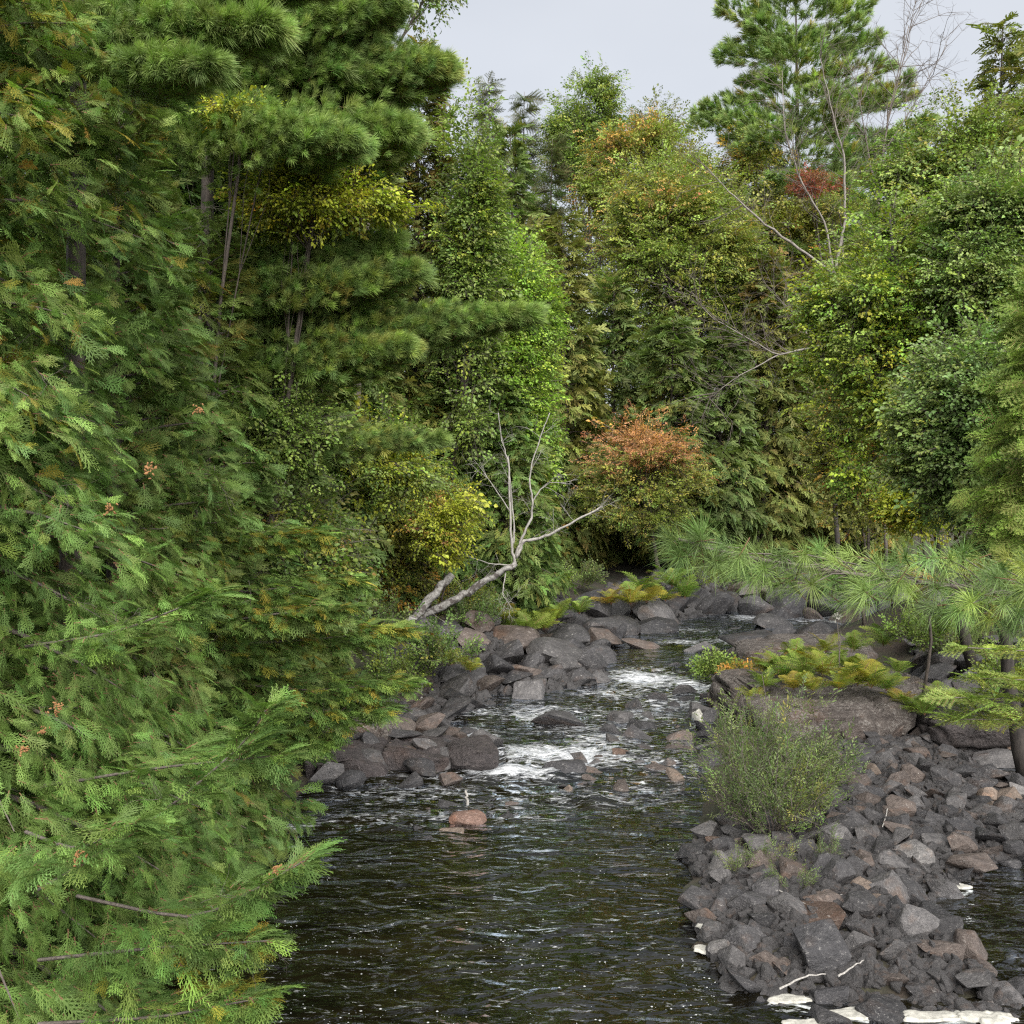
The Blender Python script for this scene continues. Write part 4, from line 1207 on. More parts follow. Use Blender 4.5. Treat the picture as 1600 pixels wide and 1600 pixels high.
LAND = [(at(cx, by), q) for cx, by, q in [(1290, 1500, 'the large black boulder'), (1292, 1450, 'the red brown slab'), (1530, 1360, 'the pool side block'), (1435, 1345, 'the pale rounded boulder'), (1510, 1545, 'the tilted layered slab'),
        (1400, 1600, 'the smooth black bottom boulder'), (1168, 1540, 'the left waterline slab'), (1210, 1300, 'the willow shrub'), (1150, 1390, 'the seedlings'), (1350, 1385, 'the pale tan stone'), (1345, 1190, 'the slab under the outcrop'), (1580, 1200, 'the long smooth boulder'), (1480, 1290, 'the dark flat topped stone'),
        (776, 1060, 'the dark angular block'), (870, 1040, 'the long smooth grey boulder'), (650, 1120, 'the white forked branch'), (690, 1035, 'the fallen log'), (1190, 940, 'the pinkish brown boulder'), (1030, 985, 'the broad charcoal boulder'), (975, 1185, 'the midstream pile'), (1097, 1015, 'the pointed upstream boulder'), (1400, 1175, 'the outcrop')]]
AUTO = []


def auto_stone(name, x, y, w, zone, tones, shapes=(('angular', 6), ('rounded', 3), ('slab', 3)), sink=0.25, hk=(0.42, 0.75)):
    shp = rs.choice([s for s, _ in shapes], p=np.array([q for _, q in shapes]) / sum(q for _, q in shapes))
    tone = rs.choice([s for s, _ in tones], p=np.array([q for _, q in tones]) / sum(q for _, q in tones))
    h = w * rs.uniform(*hk) * (0.6 if shp == 'slab' else 1)
    o = put_stone(name, None, x, y, w, h, str(shp), str(tone), sink=sink - rs.uniform(0, 0.15), tilt=0.4)
    AUTO.append((o, name, w, str(shp), str(tone), x, y, zone))


def fill(poly_px, name, zone, sizes, tones, tries, limit, over=0.72, dz=0.0, zmin=None, **kw):
    """stones thrown at a patch of ground until it is covered, the largest first"""
    poly = np.array([at(*q, dz)[:2] for q in poly_px])
    lo, hi = poly.min(0), poly.max(0)
    k = 0
    for w in sorted(rs.uniform(sizes[0] ** 0.6, sizes[1] ** 0.6, tries) ** (1 / 0.6), reverse=True):
        x, y = rs.uniform(lo[0], hi[0]), rs.uniform(lo[1], hi[1])
        if sdist(np.array([[x, y]]), poly)[0] > 0:
            continue
        if any((x - a) ** 2 + (y - b_) ** 2 < ((w / 2 + q) * over) ** 2 for a, b_, q, _o in STONES):
            continue
        if zmin is not None and gz(x, y) < wlev(y) + zmin:
            continue
        auto_stone(name, x, y, w, zone, tones, **kw)
        k += 1
        if k >= limit:
            break
    return k


FOAMS = [(1135, 1462, 80, 14, 0.008, 'white foam streak at the left tip of the stone bar'), (1108, 1490, 46, 12, 0.008, 'small white foam patch beside the pale grey stone'), (1240, 1562, 80, 14, 0.008, 'cream foam around the speckled grey stone'),
                       (1350, 1582, 140, 20, 0.008, 'flat white foam between the two black bottom stones'), (1548, 1592, 100, 24, 0.03, 'thick domed cream foam in the bottom right corner'), (1470, 1588, 120, 18, 0.008, 'flat white foam left of the thick domed cream foam'),
                       (1500, 1386, 36, 8, 0.01, 'cream foam below the large pool side block'), (1262, 1602, 70, 16, 0.008, 'white foam behind the flat topped bottom wedge')]
for q in FOAMS:
    for s_ in (-0.25, 0.25):
        a_ = at(q[0] + s_ * q[2], q[1]); STONES.append((a_[0], a_[1], 0.16 * q[2] * a_[1] / FPX, None))
T_BAR = [('dark grey', 9), ('charcoal', 4.5), ('grey', 5), ('brown', 4), ('tan', 0.7), ('salmon', 0.2), ('pale grey', 0.7)]
BAR = [(1062, 1335), (1120, 1310), (1180, 1240), (1290, 1200), (1320, 1165), (1450, 1160), (1640, 1150), (1680, 1330), (1680, 1572), (1450, 1556), (1300, 1545), (1160, 1532), (1110, 1505), (1085, 1440), (1100, 1380)]
nb1 = fill(BAR, 'stone', 'bar', (0.2, 0.5), T_BAR, 4200, 247, 0.64, zmin=-0.14)
fill([(1150, 1535), (1300, 1548), (1640, 1575), (1640, 1640), (1350, 1640), (1200, 1590)], 'stone', 'foot of the bar', (0.2, 0.45), T_BAR, 300, 20, 1.0, sink=0.35)
T_BANK = [('dark grey', 8), ('charcoal', 4), ('grey', 4), ('brown', 3)]
fill([(600, 1130), (640, 1040), (700, 990), (800, 965), (880, 985), (950, 1010), (940, 1062), (860, 1082), (760, 1095), (700, 1130)], 'boulder', 'left bank', (0.35, 1.0), T_BANK, 900, 75, 0.62, shapes=(('angular', 5), ('rounded', 4), ('slab', 1)))
fill([(900, 1000), (950, 955), (1050, 938), (1260, 928), (1480, 930), (1500, 955), (1250, 962), (1100, 962), (1000, 985)], 'boulder', 'far bank', (0.7, 1.7), T_BANK, 600, 45, 0.62, shapes=(('angular', 3), ('rounded', 6), ('slab', 1)))
fill([(1140, 985), (1250, 965), (1480, 960), (1490, 985), (1300, 1000), (1180, 1005)], 'boulder', 'far channel', (0.5, 1.1), T_BANK, 300, 22, 0.75, shapes=(('angular', 3), ('rounded', 4), ('slab', 3)), sink=0.45)
fill([(930, 1180), (960, 1120), (1040, 1085), (1110, 1080), (1110, 1200), (1010, 1200)], 'boulder', 'riffle', (0.2, 0.7), T_BANK, 500, 48, 0.85, shapes=(('angular', 4), ('rounded', 1), ('slab', 3)), sink=0.42)
fill([(420, 1225), (470, 1150), (620, 1100), (720, 1130), (790, 1195), (700, 1222), (500, 1235)], 'boulder', 'ledge', (0.25, 0.7), T_BANK, 400, 40, 0.75)
fill([(1400, 1060), (1440, 1000), (1600, 990), (1640, 1140), (1480, 1130), (1420, 1090)], 'boulder', 'right bank', (0.4, 1.1), T_BANK, 700, 40, 0.62)
fill([(850, 1205), (960, 1165), (1060, 1180), (1060, 1215), (960, 1235), (880, 1235)], 'boulder', 'midstream', (0.18, 0.45), [('dark grey', 4), ('brown', 4), ('tan', 1), ('grey', 3)], 400, 36, 0.72, sink=0.25)
fill([(620, 1250), (720, 1235), (800, 1250), (790, 1310), (660, 1320)], 'boulder', 'salmon cluster', (0.15, 0.35), T_BANK, 120, 14, 0.95, sink=0.45)

# names for the stones thrown: by look, then by the landmark they lie next to
ws = {}
for o, nm, w, *_ in AUTO:
    ws.setdefault(nm, []).append(w)
SHAPEW = {'angular': 'angular', 'rounded': 'rounded', 'slab': 'flat'}
rows_ = []
for o, nm, w, shp, tone, x, y, zone in AUTO:
    q = np.searchsorted(np.quantile(ws[nm], [0.33, 0.72]), w)
    size = ('small', 'middling', 'big')[q]
    dist = [(p[0] - x) ** 2 + (p[1] - y) ** 2 for p, _ in LAND]
    i = int(np.argmin(dist)); p, lm = LAND[i]
    dx, dy = x - p[0], y - p[1]
    rel = ('right of' if dx > 0 else 'left of') if abs(dx) > abs(dy) else ('behind' if dy > 0 else 'in front of')
    rows_.append((o, nm, f'{size} {tone} {SHAPEW[shp]} {nm} {rel} {lm}', dist[i] ** 0.5))
count = {}
for r_ in rows_:
    count.setdefault(r_[2], []).append(r_)
for lab, q in count.items():
    q.sort(key=lambda z_: z_[3])
    if len(q) == 1:
        q[0][0]['label'] = lab
    elif len(q) == 2:
        q[0][0]['label'] = lab + ', nearer'
        q[1][0]['label'] = lab + ', farther'
    else:
        for z_ in q:
            z_[0]['label'] = lab
    for z_ in q:
        z_[0]['group'] = ('stones of the bar: ' + lab if z_[1] == 'stone' else 'boulders of the river banks: ' + lab) if len(q) > 2 else ('stones of the right hand bar' if z_[1] == 'stone' else 'boulders along the river')

# small stones between the others: nobody would count them
M_GRAVEL = rock_mat('small_stone', False, (0.054, 0.052, 0.053), (0.26, 0.25, 0.23), 0.66, 0.6, 1.0)
SMALL = []
for s in range(6):
    me = broken_mesh(80 + s, 10, 0.05); me.materials.clear(); me.materials.append(M_GRAVEL); SMALL.append(me)
GRAVEL = group_of('small_stones', SMALL)


def small_stones(poly_px, n, sizes, name, label):
    poly = np.array([at(*q)[:2] for q in poly_px])
    P = rs.uniform(poly.min(0), poly.max(0), (n * 2, 2))
    P = P[sdist(P, poly) < 0][:n]
    z = ground(P[:, 0], P[:, 1])
    k = z > wlev(P[:, 1]) - 0.18
    for q in FOAMS:
        a_ = at(q[0], q[1]); k &= ((P[:, 0] - a_[0]) / (0.5 * q[2])) ** 2 + ((P[:, 1] - a_[1]) / (1.1 * q[3])) ** 2 > 0.4 * (a_[1] / FPX) ** 2
    P, z = P[k], z[k]
    root = link(name, None); cl = Cloud(); m = len(P)
    bpy.data.objects.remove(root)
    class _R: location = (0, 0, 0)
    cl.add(np.column_stack([P, z + rs.uniform(-0.01, 0.05, m)]), rs.normal(0, 1, (m, 3)), UP + rs.normal(0, 0.3, (m, 3)), rs.uniform(*sizes, m), np.ones(3) * 0.1)
    p, e, sc, c = cl.arrays()
    me = bpy.data.meshes.new(name)
    me.vertices.add(m); me.vertices.foreach_set('co', p.astype(np.float32).ravel())
    for nm, t, dat, fld in (('rot', 'FLOAT_VECTOR', e, 'vector'), ('scl', 'FLOAT', sc, 'value'), ('pid', 'INT', rs.integers(0, 6, m), 'value')):
        a = me.attributes.new(nm, t, 'POINT'); a.data.foreach_set(fld, np.ascontiguousarray(dat, dtype=np.int32 if t == 'INT' else np.float32).ravel())
    o = link(name, me); o.modifiers.new('stones', 'NODES').node_group = GRAVEL['ng']
    tag(o, label, None, None, 'stuff')


BARX = BAR[:8] + [(1700, 1640), (1350, 1640), (1230, 1600), (1140, 1545)] + BAR[-3:]
small_stones(BARX, 7500, (0.06, 0.21), 'rubble', 'small dark stones packed between the larger stones of the bar')
small_stones([(560, 1150), (620, 1040), (700, 985), (850, 970), (960, 990), (950, 1064), (760, 1100), (690, 1140)], 2600, (0.12, 0.34), 'rubble', 'small dark stones between the boulders of the left bank')
small_stones([(1400, 1160), (1430, 1010), (1660, 1000), (1660, 1160)], 1200, (0.1, 0.3), 'rubble', 'small dark stones on the shaded right bank beside the outcrop')
small_stones([(880, 1005), (950, 950), (1060, 930), (1500, 915), (1500, 960), (1120, 965), (980, 995)], 1600, (0.2, 0.5), 'rubble', 'small dark stones along the far bank waterline')


# bedrock: big weathered blocks with joints
def bedrock(name, label, cx, by, w, h, depth, seed, m=None, cat='rock', sink=0.25, rot=0.0, cutn=10):
    p = at(cx, by)
    W = w * p[1] / FPX
    H = h
    me = stone_mesh(seed, 4, 5, 0.04, 0.10, 0.62)
    v = np.empty(len(me.vertices) * 3); me.vertices.foreach_get('co', v); v = v.reshape(-1, 3)
    q = v * np.array([W, depth, H])
    ridge = np.abs(vnoise(q * np.array([0.9, 0.7, 0.35]) + seed, seed + 3)) ; ridge2 = np.abs(vnoise(q * np.array([0.5, 0.8, 2.2]) + seed, seed + 9))
    dent = -0.22 * (1 - sm(0.0, 0.09, ridge)) - 0.10 * (1 - sm(0.0, 0.10, ridge2)) + 0.06 * fbm(q * 1.6, seed, 4)
    n_ = v / (np.linalg.norm(v, axis=1)[:, None] + 1e-9)
    q = q + n_ * dent[:, None]
    me.vertices.foreach_set('co', q.ravel())
    me.materials.clear(); me.materials.append(m or M_BED); me.update()
    o = link(name, me)
    o.location = (p[0], p[1] + depth * 0.5, float(wlev(p[1])) + H * (0.5 - sink))
    o.rotation_euler = (0, 0, rot)
    tag(o, label, cat)
    return o


bedrock('rock_outcrop', 'broad pinkish brown bedrock block topped with yellow ferns', 1312, 1172, 285, 1.08, 4.6, 201, sink=0.18, rot=0.05)
bedrock('rock_outcrop', 'upper grey brown bedrock shelf behind the yellow ferns', 1285, 1068, 240, 0.95, 3.6, 202, sink=0.14, rot=-0.06)
bedrock('rock_outcrop', 'low flat bedrock slab right of the yellow ferns', 1420, 1130, 170, 0.8, 3.4, 203, sink=0.2)
bedrock('rock_outcrop', 'dark low bedrock ledge at the right edge above the stone bar', 1560, 1185, 200, 0.85, 2.6, 204, M_LEDGE, sink=0.2)
bedrock('rock_outcrop', 'small rounded bedrock hump left of the willow shrub top', 1165, 1120, 90, 0.6, 1.8, 205, sink=0.25)
bedrock('rock_ledge', 'brown bedrock ledge on the left bank beside the lower rapid', 640, 1206, 150, 0.5, 1.7, 206, M_LEDGE, sink=0.25, rot=-0.1)
bedrock('rock_ledge', 'low cracked dark ledge at the left edge of the pool', 535, 1225, 130, 0.6, 1.8, 207, M_LEDGE, sink=0.25)
bedrock('rock_ledge', 'black wet block at the right end of the left ledge', 735, 1206, 80, 0.55, 1.2, 208, M_LEDGE, sink=0.3, rot=0.2)
bedrock('rock_ledge', 'pale brown ledge top half hidden by cedar sprays', 520, 1180, 200, 0.75, 2.2, 209, M_BED, sink=0.2)

# ------------------------------------------------------------------ foam
M_FOAM, nt, out = mat('cream_river_foam')
p = N(nt, 'ShaderNodeBsdfPrincipled', Roughness=0.8)
co = N(nt, 'ShaderNodeTexCoord'); no = N(nt, 'ShaderNodeTexNoise', Scale=14.0, Detail=7.0, Roughness=0.7)
nt.links.new(co.outputs['Object'], no.inputs['Vector'])
nt.links.new(ramp(nt, no.outputs['Fac'], 0.35, 0.7, (0.22, 0.215, 0.19), (0.46, 0.45, 0.40)), p.inputs['Base Color'])
b = N(nt, 'ShaderNodeBump', Strength=0.4, Distance=0.02); nt.links.new(no.outputs['Fac'], b.inputs['Height']); nt.links.new(b.outputs[0], p.inputs['Normal'])
nt.links.new(p.outputs[0], out.inputs['Surface'])


def foam_patch(cx, cy, w, h, thick, label, seed):
    c = at(cx, cy)
    rx = w / 2 * c[1] / FPX
    ry = abs(at(cx, cy - h / 2)[1] - at(cx, cy + h / 2)[1]) / 2
    n, k = 64, 14
    a = np.arange(n) * 2 * math.pi / n
    rad = 1 + 0.4 * fbm(np.stack([np.cos(a) * 1.4, np.sin(a) * 1.4, np.full(n, seed * 3.7)], 1), seed, 3)
    V, F = [(c[0], c[1], 0)], []
    for j in range(1, k + 1):
        t = j / k
        for i in range(n):
            V.append((c[0] + rx * rad[i] * t * math.cos(a[i]), c[1] + ry * rad[i] * t * math.sin(a[i]), 0))
    V = np.array(V)
    tt = np.concatenate([[0], np.repeat(np.arange(1, k + 1) / k, n)])
    V[:, 2] = max(gz(c[0], c[1]) + 0.0, float(wlev(c[1])) + 0.012) + thick * np.sqrt(np.clip(1 - tt ** 2, 0, 1)) * (1 + 0.5 * fbm(V * np.array([9, 9, 0]), seed, 3)) + 0.004
    V[:, 2] += 0.013 * fbm(V * np.array([4.5, 6.5, 0]) + seed, seed + 50, 3) * (1.3 * tt + 0.2)
    V[tt > 0.99, 2] -= 0.03
    F += [(0, 1 + i, 1 + (i + 1) % n) for i in range(n)]
    for j in range(k - 1):
        F += [(1 + j * n + i, 1 + (j + 1) * n + i, 1 + (j + 1) * n + (i + 1) % n, 1 + j * n + (i + 1) % n) for i in range(n)]
    me = bpy.data.meshes.new('foam_patch'); me.from_pydata((V - c * np.array([1, 1, 0])).tolist(), [], F)
    me.polygons.foreach_set('use_smooth', [True] * len(F)); me.materials.append(M_FOAM); me.update()
    o = link('foam_patch', me); o.location = (c[0], c[1], 0)
    tag(o, label, 'foam', 'cream foam patches caught among the stones')


for k, q in enumerate(FOAMS):
    foam_patch(*q, seed=k + 3)
foam_patch(1090, 1122, 22, 12, 0.13, 'cream lump of foam caught on stones in midstream', 31)

M_BUB, nt, out = mat('grey_bubbles')
p = N(nt, 'ShaderNodeBsdfPrincipled', Roughness=0.5); p.inputs['Base Color'].default_value = (0.3, 0.31, 0.31, 1)
nt.links.new(p.outputs[0], out.inputs['Surface'])
# bubbles drifting on the pool
Bp, Bf = [], []
cnt = 0
while cnt < 480:
    px, py = rs.uniform(415, 1120), 1290 + 320 * rs.random() ** 0.8
    q = at(px, py)
    if sdist(q[None, :2], RIVER)[0] > -0.15:
        continue
    nz_ = vnoise(np.array([[q[0] * 1.1, q[1] * 2.2, 0.5]]), 77)[0] + 0.5 * vnoise(np.array([[q[0] * 4, q[1] * 6, 1.5]]), 78)[0]
    if rs.random() > sm(-0.5, 0.7, nz_) + 0.04:
        continue
    rr_ = 0.004 + 0.011 * rs.random() ** 4
    b0 = len(Bp)
    for i in range(6):
        Bp.append((q[0] + rr_ * math.cos(i * 1.047), q[1] + rr_ * 1.0 * math.sin(i * 1.047), q[2] + 0.014))
    Bp.append((q[0], q[1], q[2] + 0.014 + rr_ * 0.5))
    Bf += [(b0 + i, b0 + (i + 1) % 6, b0 + 6) for i in range(6)]
    cnt += 1
me = bpy.data.meshes.new('foam_bubbles'); me.from_pydata(Bp, [], Bf); me.materials.append(M_BUB)
tag(link('foam_bubbles', me), 'white flecks of foam drifting on the dark pool', None, None, 'stuff')

# ------------------------------------------------------------------ dead wood
M_DEADB = bark_mat('grey_dead_bark', (0.09, 0.08, 0.07), (0.24, 0.22, 0.195), (10, 10, 4), None, 0.5)
def dead(name, label, cat, base_, parts, twigs, m, G, seed, trunk_m=None, tw=0.5):
    r = np.random.default_rng(seed)
    root = thing(name, label, cat, base_)
    cl = Cloud()
    for i, (pts, r0, r1, nt_) in enumerate(parts):
        P_ = np.array([atY(*q) for q in pts])
        t = np.linspace(0, len(P_) - 1, 4 * len(P_))
        P_ = np.stack([np.interp(t, np.arange(len(P_)), P_[:, k]) for k in range(3)], 1)
        P_[1:-1] += r.normal(0, r0 * 0.25, (len(P_) - 2, 3))
        mb = MB(); rad = np.linspace(r0, r1, len(P_)) * (1 + r.normal(0, 0.06, len(P_)))
        mb.tube(local(P_, root), rad, 8 if r0 > 0.08 else 5)
        link('trunk' if i == 0 else 'branch', mb.mesh('branch', [(trunk_m or m) if i == 0 else m]), root)
        if nt_:
            s = r.uniform(0.25, 1, nt_)
            b0 = np.stack([np.interp(s * (len(P_) - 1), np.arange(len(P_)), P_[:, k]) for k in range(3)], 1)
            d = P_[-1] - P_[0]; d /= np.linalg.norm(d)
            cl.add(b0, d + r.normal(0, 0.75, (nt_, 3)) + UP * 0.2, UP + r.normal(0, .5, (nt_, 3)), tw * r.uniform(0.6, 1.5, nt_), np.zeros(3))
    if cl.p:
        cl.build(root, G, r, name='twigs')
    return root


Yl = 27.0
dead('fallen_tree', 'bleached fallen tree slanting from the left bank with white upright branches', 'dead tree', atY(630, 992, 26.4), [
    ([(626, 996, 26.2), (665, 962, 26.6), (720, 932, 27), (765, 905, 27), (806, 880, Yl)], 0.125, 0.075, 8),
    ([(806, 880, Yl), (800, 862, Yl), (797, 795, Yl), (795, 720, Yl), (785, 694, Yl), (779, 645, Yl)], 0.047, 0.010, 8),
    ([(802, 850, Yl), (804, 829, Yl), (800, 780, Yl), (794, 712, Yl)], 0.032, 0.010, 4),
    ([(806, 868, Yl), (814, 844, Yl), (831, 810, Yl), (832, 784, Yl), (827, 750, Yl), (832, 720, Yl), (847, 675, Yl), (859, 645, Yl)], 0.043, 0.010, 10),
    ([(806, 872, Yl), (817, 846, Yl), (855, 838, Yl), (892, 817, Yl), (941, 791, Yl)], 0.054, 0.024, 12),
    ([(832, 784, Yl), (844, 765, Yl), (859, 754, Yl), (892, 756, Yl)], 0.022, 0.006, 6),
    ([(797, 799, Yl), (772, 761, Yl), (756, 739, Yl)], 0.020, 0.006, 4),
    ([(799, 883, Yl), (765, 881, Yl), (735, 870, Yl)], 0.022, 0.006, 8),
    ([(790, 895, Yl), (785, 930, Yl - .3), (800, 950, Yl - .5)], 0.018, 0.005, 10)], None, M_WHITE, WTWIG, 301, M_LOG, 0.6)
dead('broken_log', 'short broken grey log jutting up beside the fallen tree', 'log', atY(630, 985, 26.0), [([(628, 988, 26.0), (650, 962, 26.2), (680, 925, 26.4), (706, 898, 26.6)], 0.13, 0.11, 0)], None, M_LOG, WTWIG, 302, M_LOG)
dead('fallen_branch', 'white forked branch washed up on the left ledge', 'branch', at(640, 1130), [([(600, 1112, 22.2), (640, 1126, 22.0), (676, 1132, 21.9)], 0.06, 0.05, 0), ([(676, 1130, 21.9), (662, 1104, 22.0), (653, 1078, 22.1)], 0.06, 0.03, 2)], None, M_WHITE, WTWIG, 303)
dead('stick', 'pale stick standing up behind the salmon pink boulder', 'stick', at(730, 1258), [([(731, 1262, 16.4), (730, 1250, 16.4), (728, 1235, 16.45)], 0.03, 0.022, 0)], None, M_WHITE, WTWIG, 304)
dead('dead_tree', 'grey dead tree with bare limbs leaning left across the far bank', 'dead tree', atY(1305, 880, 43), [
    ([(1308, 885, 43), (1300, 640, 43), (1303, 430, 43)], 0.105, 0.084, 4),
    ([(1303, 430, 43), (1320, 350, 43), (1320, 250, 43), (1300, 175, 43), (1280, 85, 43)], 0.068, 0.014, 34),
    ([(1303, 428, 43), (1250, 390, 42.5), (1190, 345, 42), (1145, 305, 42), (1105, 262, 42)], 0.074, 0.014, 26),
    ([(1302, 540, 43), (1280, 540, 42.6), (1215, 555, 42), (1170, 530, 41.5), (1110, 495, 41), (1080, 455, 41)], 0.053, 0.010, 34),
    ([(1215, 555, 42), (1150, 590, 41.6), (1108, 622, 41.4)], 0.031, 0.008, 26),
    ([(1302, 425, 43), (1290, 350, 42.8), (1250, 280, 42.5), (1225, 200, 42.5), (1222, 110, 42.5)], 0.056, 0.010, 34),
    ([(1302, 600, 43), (1250, 500, 42.5), (1200, 450, 42)], 0.031, 0.007, 22)], None, M_DEADB, DTWIG, 305, M_BARKD, 1.6)
dead('dead_tree', 'leafless slender tree with fine upright twigs against the sky', 'dead tree', atY(1400, 880, 45), [
    ([(1385, 885, 45), (1380, 600, 45), (1372, 300, 45), (1390, 170, 45), (1420, 40, 45)], 0.081, 0.014, 26),
    ([(1374, 330, 45), (1350, 200, 45), (1335, 110, 45)], 0.037, 0.010, 22),
    ([(1380, 240, 45), (1430, 160, 45), (1480, 70, 45)], 0.031, 0.008, 26),
    ([(1385, 200, 45), (1410, 100, 45), (1435, -20, 45)], 0.031, 0.008, 26)], None, M_TWIG, DTWIG, 306, M_TWIG, 1.7)
for k, (pts, lab) in enumerate([([(1387, 1262), (1384, 1276), (1379, 1292)], 'thin white stick upright among stones in the middle of the bar'), ([(1212, 1388), (1235, 1402), (1262, 1414)], 'thin pale stick lying below the seedlings'), ([(1218, 1545), (1262, 1524), (1290, 1522)], 'thin bent stick in front of the large black boulder'),
                               ([(1310, 1525), (1330, 1512), (1350, 1500)], 'short thin stick right of the large black boulder'), ([(1290, 1418), (1300, 1405), (1322, 1395)], 'thin twig beside the olive brown stone')]):
    Q = [at(*q, 0.32) for q in pts]
    dead('stick', lab, 'stick', Q[0], [([(*q, p_[1]) for q, p_ in zip(pts, Q)], 0.012, 0.006, 0)], None, M_WHITE, WTWIG, 310 + k)

# ------------------------------------------------------------------ shrubs, ferns, seedlings
def bush(name, label, base_, stems, h, spread, pal, G, seed, ssize, per, cat='shrub', lean=(0, 0), group=None, twig=M_TWIG, top=0.35):
    r = np.random.default_rng(seed)
    root = thing(name, label, cat, base_, group)
    b = np.array(base_, float)
    cl, mb = Cloud(), MB()
    for k in range(stems):
        a = r.uniform(0, 2 * math.pi); q = r.uniform(0.1, 1) ** 0.6
        hh = h * r.uniform(0.5, 1.0) * (1 - 0.45 * q)
        tip = b + np.array([math.cos(a) * spread * q + lean[0], math.sin(a) * spread * q * 0.8 + lean[1], hh])
        st = b + np.array([math.cos(a), math.sin(a), 0]) * spread * 0.18 * r.random()
        mid = st * 0.5 + tip * 0.5 + np.array([math.cos(a), math.sin(a), 0]) * spread * 0.12 + r.normal(0, 0.03 * h, 3)
        P_ = np.array([st, (st + mid) / 2 + r.normal(0, .01 * h, 3), mid, (mid + tip) / 2, tip])
        mb.tube(local(P_, root), np.linspace(0.010, 0.003, 5) * (0.5 + 0.35 * h), 4, 0, False)
        s = r.uniform(0.22, 1.0, per)
        p_ = np.stack([np.interp(s * 4, np.arange(5), P_[:, i]) for i in range(3)], 1)
        d = (tip - st); d /= np.linalg.norm(d)
        cl.add(p_ + r.normal(0, 0.04 * h, (per, 3)), d * 0.9 + r.normal(0, 0.5, (per, 3)) + UP * 0.2, UP + r.normal(0, .5, (per, 3)), ssize * r.uniform(0.6, 1.3, per), np.zeros(3))
    link('stems', mb.mesh('stems', [twig]), root)['kind'] = 'stuff'
    p_ = np.concatenate(cl.p); cl.c = [palette(pal, len(p_), p_, r, 1.5, seed=seed)]
    cl.build(root, G, r, name='foliage')
    return root


def gp(px, py):
    q = at(px, py)
    for _ in range(5):
        z = gz(q[0], q[1]); q = at(px, py, z - float(wlev(q[1])))
    return q


bush('willow_shrub', 'grey green willow shrub growing among stones at the edge of the bar', gp(1205, 1305), 44, 2.5, 1.2, P_WIL, WILLOW, 401, 0.3, 26)
bush('willow_shrub', 'tall sparse willow stems rising behind the grey green shrub', gp(1185, 1262), 16, 2.9, 0.6, P_WIL[1:] + P_GOLD[:1], WILLOW, 402, 0.2, 16, lean=(-0.15, 0))
for k, (px, py, h, lab) in enumerate([(1152, 1370, 0.55, 'leftmost willow seedling in front of the grey green shrub'), (1215, 1362, 0.5, 'middle willow seedling in front of the grey green shrub'), (1285, 1352, 0.55, 'rightmost willow seedling in front of the grey green shrub'), (1242, 1398, 0.4, 'lowest willow seedling near the thin pale stick')]):
    bush('willow_seedling', lab, gp(px, py), 7, h, 0.28, P_WIL, WILLOW, 410 + k, 0.16, 7, 'plant', group='willow seedlings on the bar')
for k, (px, py, h, sp, pal, lab) in enumerate([
        (690, 1040, 1.0, 0.8, P_CED2, 'drab green low bush among shaded boulders below the fallen log'), (630, 1075, 1.1, 0.8, P_GREEN, 'green bush at the shaded left end of the boulders'), (585, 1010, 1.6, 1.0, P_CED2, 'drab bush left of the foot of the fallen log'),
        (740, 985, 1.3, 1.0, P_CED2, 'grey green bush under the fallen tree'), (700, 970, 1.6, 1.1, P_MIXED, 'mottled bush behind the fallen tree'), (850, 930, 1.6, 1.2, P_GREEN[:2], 'dark green bush at the left of the shaded hollow'), (900, 920, 1.2, 1.0, P_DARK, 'low dark bush in the shaded hollow'),
        (1130, 915, 1.4, 1.2, P_GREEN, 'green bush left of the pine branch tip'), (1400, 900, 1.8, 1.6, P_MIXED, 'mottled bush behind the pine branch'), (1480, 1030, 1.2, 0.9, P_DARK, 'dark bush in shade under the pine branch'), (1540, 1000, 1.4, 1.0, P_DARK, 'dark bush at the right under the pine needles'), (1440, 1010, 1.0, 0.8, P_GREEN[:2], 'green bush beside the upper outcrop shelf'),
        (1590, 1090, 1.3, 0.8, P_GREEN, 'green bush at the right edge behind the fir'), (1160, 1085, 0.7, 0.5, P_MIXED, 'small rusty bush left of the yellow ferns'), (1120, 1060, 0.6, 0.5, P_GREEN, 'small green bush at the left end of the outcrop')]):
    bush('bank_shrub', lab, gp(px, py), 22, h, sp, pal, LEAF, 430 + k, 0.3, 12, 'shrub', group='low shrubs on the banks')


def fern(label, base_, size, pal, seed, nf=14):
    r = np.random.default_rng(seed)
    root = thing('fern', label, 'fern', base_, 'ferns on the banks and the outcrop')
    cols = palette(pal, nf, np.array([base_] * nf) + r.normal(0, .5, (nf, 3)), r, 1.0, 0.15, seed)
    for k in range(nf):
        o = link('frond', FROND[k % 4], root)
        o.rotation_euler = (R(r.uniform(10, 58)), r.normal(0, 0.15), k * 2 * math.pi / nf + r.normal(0, 0.25))
        o.scale = (1.08 * size * r.uniform(0.7, 1.15),) * 3
        o['tint'] = [float(v) for v in cols[k]]
    return root


